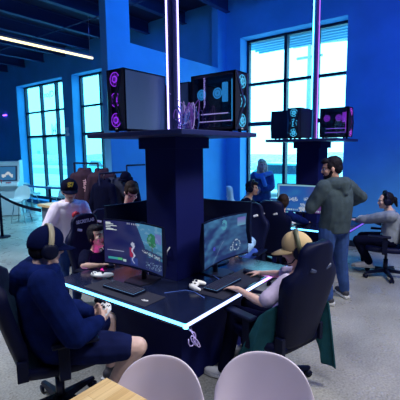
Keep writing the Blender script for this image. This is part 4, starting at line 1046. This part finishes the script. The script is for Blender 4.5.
text_part('sleeve_lettering', 'TROJANS', .062, T(.138, .03, -.30) @ RZ(0) @ Matrix(((0, 0, 1, 0), (1, 0, 0, 0), (0, 1, 0, 0), (0, 0, 0, 1))) @ AX(-84, 'Z'), mat('pink_print', (.85, .5, .55), .6), c1, bold=.003)
coat(3.86, 4.88, 225, 1.70, 1.05, maroon, 'darker maroon jacket beside the lettered one, nearer the partition', .19)
coat(3.66, 4.60, 195, 1.56, .95, black_cloth, 'black coat on the two bar rack next to the maroon jackets', .17)
coat(3.87, 4.60, 200, 1.56, .9, mat('charcoal_cloth', (.015, .02, .05), .9), 'charcoal coat in the middle of the two bar rack', .17)
c2 = coat(4.09, 4.58, 205, 1.56, .85, black_cloth, 'black coat with pale blue patch on the two bar rack, above the monitor', .16)
b = MB(); b.ell((.11, .0, -.25), (.03, .07, .10)); b.build('pale_patch', mat('pale_blue_print', (.45, .7, .85), .6), c2)
b = MB(); b.ell((.135, .0, -.235), (.015, .05, .03)); b.build('dark_patch', black_plastic, c2)
b = MB(); rings = []
for i in range(7):
    a = R(i * 14.5); rings.append([V((.10 * math.cos(a) * math.cos(2 * PI * j / 20), .085 * math.cos(a) * math.sin(2 * PI * j / 20), .10 * math.sin(a))) for j in range(20)])
b.loft(rings); b.prism([(-.0, -.07), (.0, .07), (.10, .075), (.17, .04), (.17, -.04), (.10, -.075)], .006)
o = b.build('baseball_hat', black_cloth, None, True); o.location = (3.98, 4.46, 1.50); o.rotation_euler = (0, R(10), R(200)); tag(o, 'black cap hung on top of the black coats', 'hat')

# ------------------------------------------------------------------ counter, barrier, far furniture
t = thing('counter', 'grey counter with light wooden top behind the person in the white hoodie', 'counter', (4.0, 5.95, 0))
b = MB(); b.bx(-.43, .43, -.40, .38, .955, 1.0, .003); b.build('countertop', wood, t)
b = MB(); b.bx(-.38, .40, -.36, .33, 0, .955); b.build('cabinet', mat('counter_paint', (.12, .17, .22), .6), t)
b = MB(); b.cyl((-.39, .2, .7), (-.375, .2, .7), .012); b.build('knob', matte_black, t)
def post(x, y, label):
    t = thing('barrier_post', label, 'barrier post', (x, y, 0), 0, 'belt barrier posts')
    b = MB(); b.cyl((0, 0, 0), (0, 0, .02), .17, n=24); b.build('base', matte_black, t)
    b = MB(); b.cyl((0, 0, .02), (0, 0, .92), .03); b.cyl((0, 0, .92), (0, 0, 1.0), .036); b.build('pole', matte_black, t)
post(4.05, 8.75, 'black belt barrier post on the floor near the arcade cabinet')
b = MB(); b.bx(-.002, .002, 0, 1, -.03, .03)
def belt(p, q, label, m):
    p, q = V(p), V(q); b = MB(); d = (q - p).normalized(); n = V((-d.y, d.x, 0)) * .002
    rings = []
    for i in range(9):
        c = p.lerp(q, i / 8) - V((0, 0, .05 * math.sin(i / 8 * PI))); rings.append([c + n + V((0, 0, .03)), c - n + V((0, 0, .03)), c - n - V((0, 0, .03)), c + n - V((0, 0, .03))])
    b.loft(rings, smooth=False); tag(b.build('barrier_belt', m), label, 'barrier belt', 'barrier belts')
belt((4.05, 8.70, .95), (3.62, 6.3, .88), 'black barrier belt stretching from the post to the grey counter', matte_black)
belt((4.05, 8.80, .95), (4.2, 11.5, .95), 'black barrier belt leading away from the post out of the picture', matte_black)
belt((5.6, 10.6, .98), (6.3, 8.6, .95), 'blue barrier belt stretched behind the white bar chair', mat('blue_belt', (.03, .12, .35), .7))
far_g = 'white shell chairs by the tall windows'
wp = mat('white_shell', (.62, .66, .70), .4)
shell_chair((5.25, 10.15, 0), 215, 'white bar height shell chair with thin legs behind the barrier belt', far_g, wp, w=.22, top=1.0, sz=.62)
shell_chair((7.0, 12.75, 0), -70, 'white shell chair on the far side of the table at the tall window', far_g, wp)
shell_chair((7.05, 11.0, 0), 100, 'white shell chair on the near side of the table at the tall window', far_g, wp)
t = thing('cafe_table', 'small pale table standing at the tall window between two shell chairs', 'table', (7.2, 11.9, 0))
b = MB(); b.bx(-.35, .35, -.5, .5, .72, .75, .004); b.build('tabletop', mat('pale_laminate', (.7, .7, .66), .4), t)
b = MB(); b.cyl((0, 0, .02), (0, 0, .72), .04); b.build('pedestal', matte_black, t)
b = MB(); b.cyl((0, 0, 0), (0, 0, .02), .24, n=24); b.build('base', matte_black, t)
b = MB(); b.cyl((7.2, 12.1, .751), (7.2, 12.1, .90), .035, n=12); b.cyl((7.2, 12.1, .90), (7.2, 12.1, .97), .014, n=10)
tag(b.build('bottle', mat('dark_bottle', (.02, .05, .08), .2)), 'small dark bottle on the pale table at the tall window', 'bottle')
t = thing('arcade_cabinet', 'white arcade games cabinet with a lit screen in front of the dark wall', 'arcade cabinet', (5.75, 11.75, 0), -130)
b = MB(); prof = [(-.35, 0), (.30, 0), (.34, .80), (.46, .92), (.44, 1.0), (.20, 1.04), (.05, 1.62), (-.05, 1.68), (-.35, 1.68)]
for yy in (-.36, .32): b.prism(prof, .04, M=T(0, yy + .04, 0) @ AX(90, 'X'))
b.build('side_panel', white_plastic, t)
b = MB(); b.prism([(-.33, .02), (.27, .02), (.31, .80), (.42, .92), (.41, .98), (.17, 1.02), (.03, 1.58), (-.06, 1.64), (-.33, 1.64)], .64, M=T(0, .32, 0) @ AX(90, 'X')); b.build('cabinet', mat('cabinet_white', (.68, .68, .74), .45), t)
SM = T(.115, 0, 1.28) @ AX(-14.5, 'Y')
def arc(u, v):
    if u < .08 or u > .92 or v < .08 or v > .92: return (.01, .03, .1)
    return (.75, .85, .95) if abs(v - .42 - .1 * math.sin(u * 14)) < .10 and .25 < u < .8 else (.04, .22, .5)
s_ = screen_mesh('screen', .58, .46, -.23, 0, arc, t, 24, 18, .012); s_.matrix_local = SM
b = MB(); b.cyl((.30, -.12, 1.0), (.30, -.12, 1.08), .008); b.ell((.30, -.12, 1.09), (.02, .02, .02)); b.build('joystick', print_red, t)
b = MB()
for i in range(6): b.cyl((.27 + .06 * (i % 2), .02 + .05 * (i // 2), 1.0), (.27 + .06 * (i % 2), .02 + .05 * (i // 2), 1.03), .016, n=10)
b.build('buttons', print_red, t)
# window side table
t = thing('side_table', 'low pale table in front of the big window behind the far screen', 'table', (7.05, 3.0, 0))
b = MB(); b.bx(-.3, .3, -.42, .42, .92, .96, .004); b.build('tabletop', mat('pale_blue_laminate', (.45, .62, .68), .4), t)
for sx in (-.25, .25):
    for sy in (-.37, .37):
        b = MB(); b.bx(sx - .02, sx + .02, sy - .02, sy + .02, 0, .92); b.build('leg', dark_metal, t)
# ------------------------------------------------------------------ light
w = bpy.data.worlds.new('sky'); SC.world = w; w.use_nodes = True
bg = w.node_tree.nodes['Background']; bg.inputs['Color'].default_value = (.26, .76, 1.0, 1); bg.inputs['Strength'].default_value = 5.5
BL = (.05, .13, 1.0)
for x, y, e in ((1.0, 6.0, 12), (4.5, 1.0, 22), (5.6, -2.5, 18), (2.2, 11, 8), (6.2, 7.4, 8)):
    lamp('ceiling_wash', 'AREA', (x, y, 4.9), e, BL, 1.6, target=(x, y, 0))
lamp('wall_wash', 'AREA', (5.6, -.6, 4.7), 58, (.06, .13, 1.), 1.0, target=(7.65, .3, 3.0))
lamp('pier_wash', 'AREA', (4.6, 2.6, 4.8), 50, (.02, .26, 1.), .8, target=(5.2, 5.03, 3.2))
lamp('front_downlight', 'SPOT', (1.2, -.4, 4.8), 440, (.88, .9, 1.0), .5, target=(1.6, .2, 0), spot=110)
lamp('side_downlight', 'SPOT', (3.8, -1.2, 4.8), 860, (1., .98, .86), .5, target=(4.0, -.3, 0), spot=105)
lamp('hall_fill', 'SPOT', (1.2, 5.6, 4.8), 900, (.88, .92, 1.0), .4, target=(2.2, 4.7, 0), spot=78)  # added fill spot that brightens the white hoodie
lamp('hall_fill', 'SPOT', (-.4, 3.6, 4.8), 300, (.8, .9, 1.0), .5, target=(-.1, 3.8, 0), spot=85)
lamp('hall_fill', 'SPOT', (4.0, 9.2, 4.8), 900, (.35, .80, 1.0), .5, target=(4.0, 9.2, 0), spot=100)  # added cyan fill that brightens the floor by the tall windows
lamp('desk_edge_light', 'AREA', (2.30, 3.09, .765), .55, (1., .04, .8), .3, .03, target=(2.44, 3.22, 1.0))
lamp('desk_edge_light', 'AREA', (3.1, 1.54, .72), 2, (.7, .1, 1.), .7, .03, target=(3.05, 1.2, .9))
# ------------------------------------------------------------------ camera
cam = bpy.data.cameras.new('camera'); co = bpy.data.objects.new('camera', cam); COL.objects.link(co); SC.camera = co
cam.sensor_fit = 'HORIZONTAL'; cam.sensor_width = 36; cam.lens = 382 / 400 * 36; cam.clip_start = .05; cam.clip_end = 300
th, p, ro = R(37.3), R(7.35), math.asin(.0112)
F = V((math.cos(th) * math.cos(p), math.sin(th) * math.cos(p), -math.sin(p))); R0 = V((math.sin(th), -math.cos(th), 0)); U0 = V((math.cos(th) * math.sin(p), math.sin(th) * math.sin(p), math.cos(p)))
r = R0 * math.cos(ro) - U0 * math.sin(ro); u = R0 * math.sin(ro) + U0 * math.cos(ro)
m = Matrix((r, u, -F)).transposed().to_4x4(); m.translation = V((0, 0, 1.9)); co.matrix_world = m
SC.view_settings.view_transform = 'Standard'; SC.view_settings.look = 'None'; SC.view_settings.exposure = 0; SC.view_settings.gamma = 1
SC.cycles.max_bounces = 8; SC.cycles.transparent_max_bounces = 12; SC.cycles.use_denoising = True
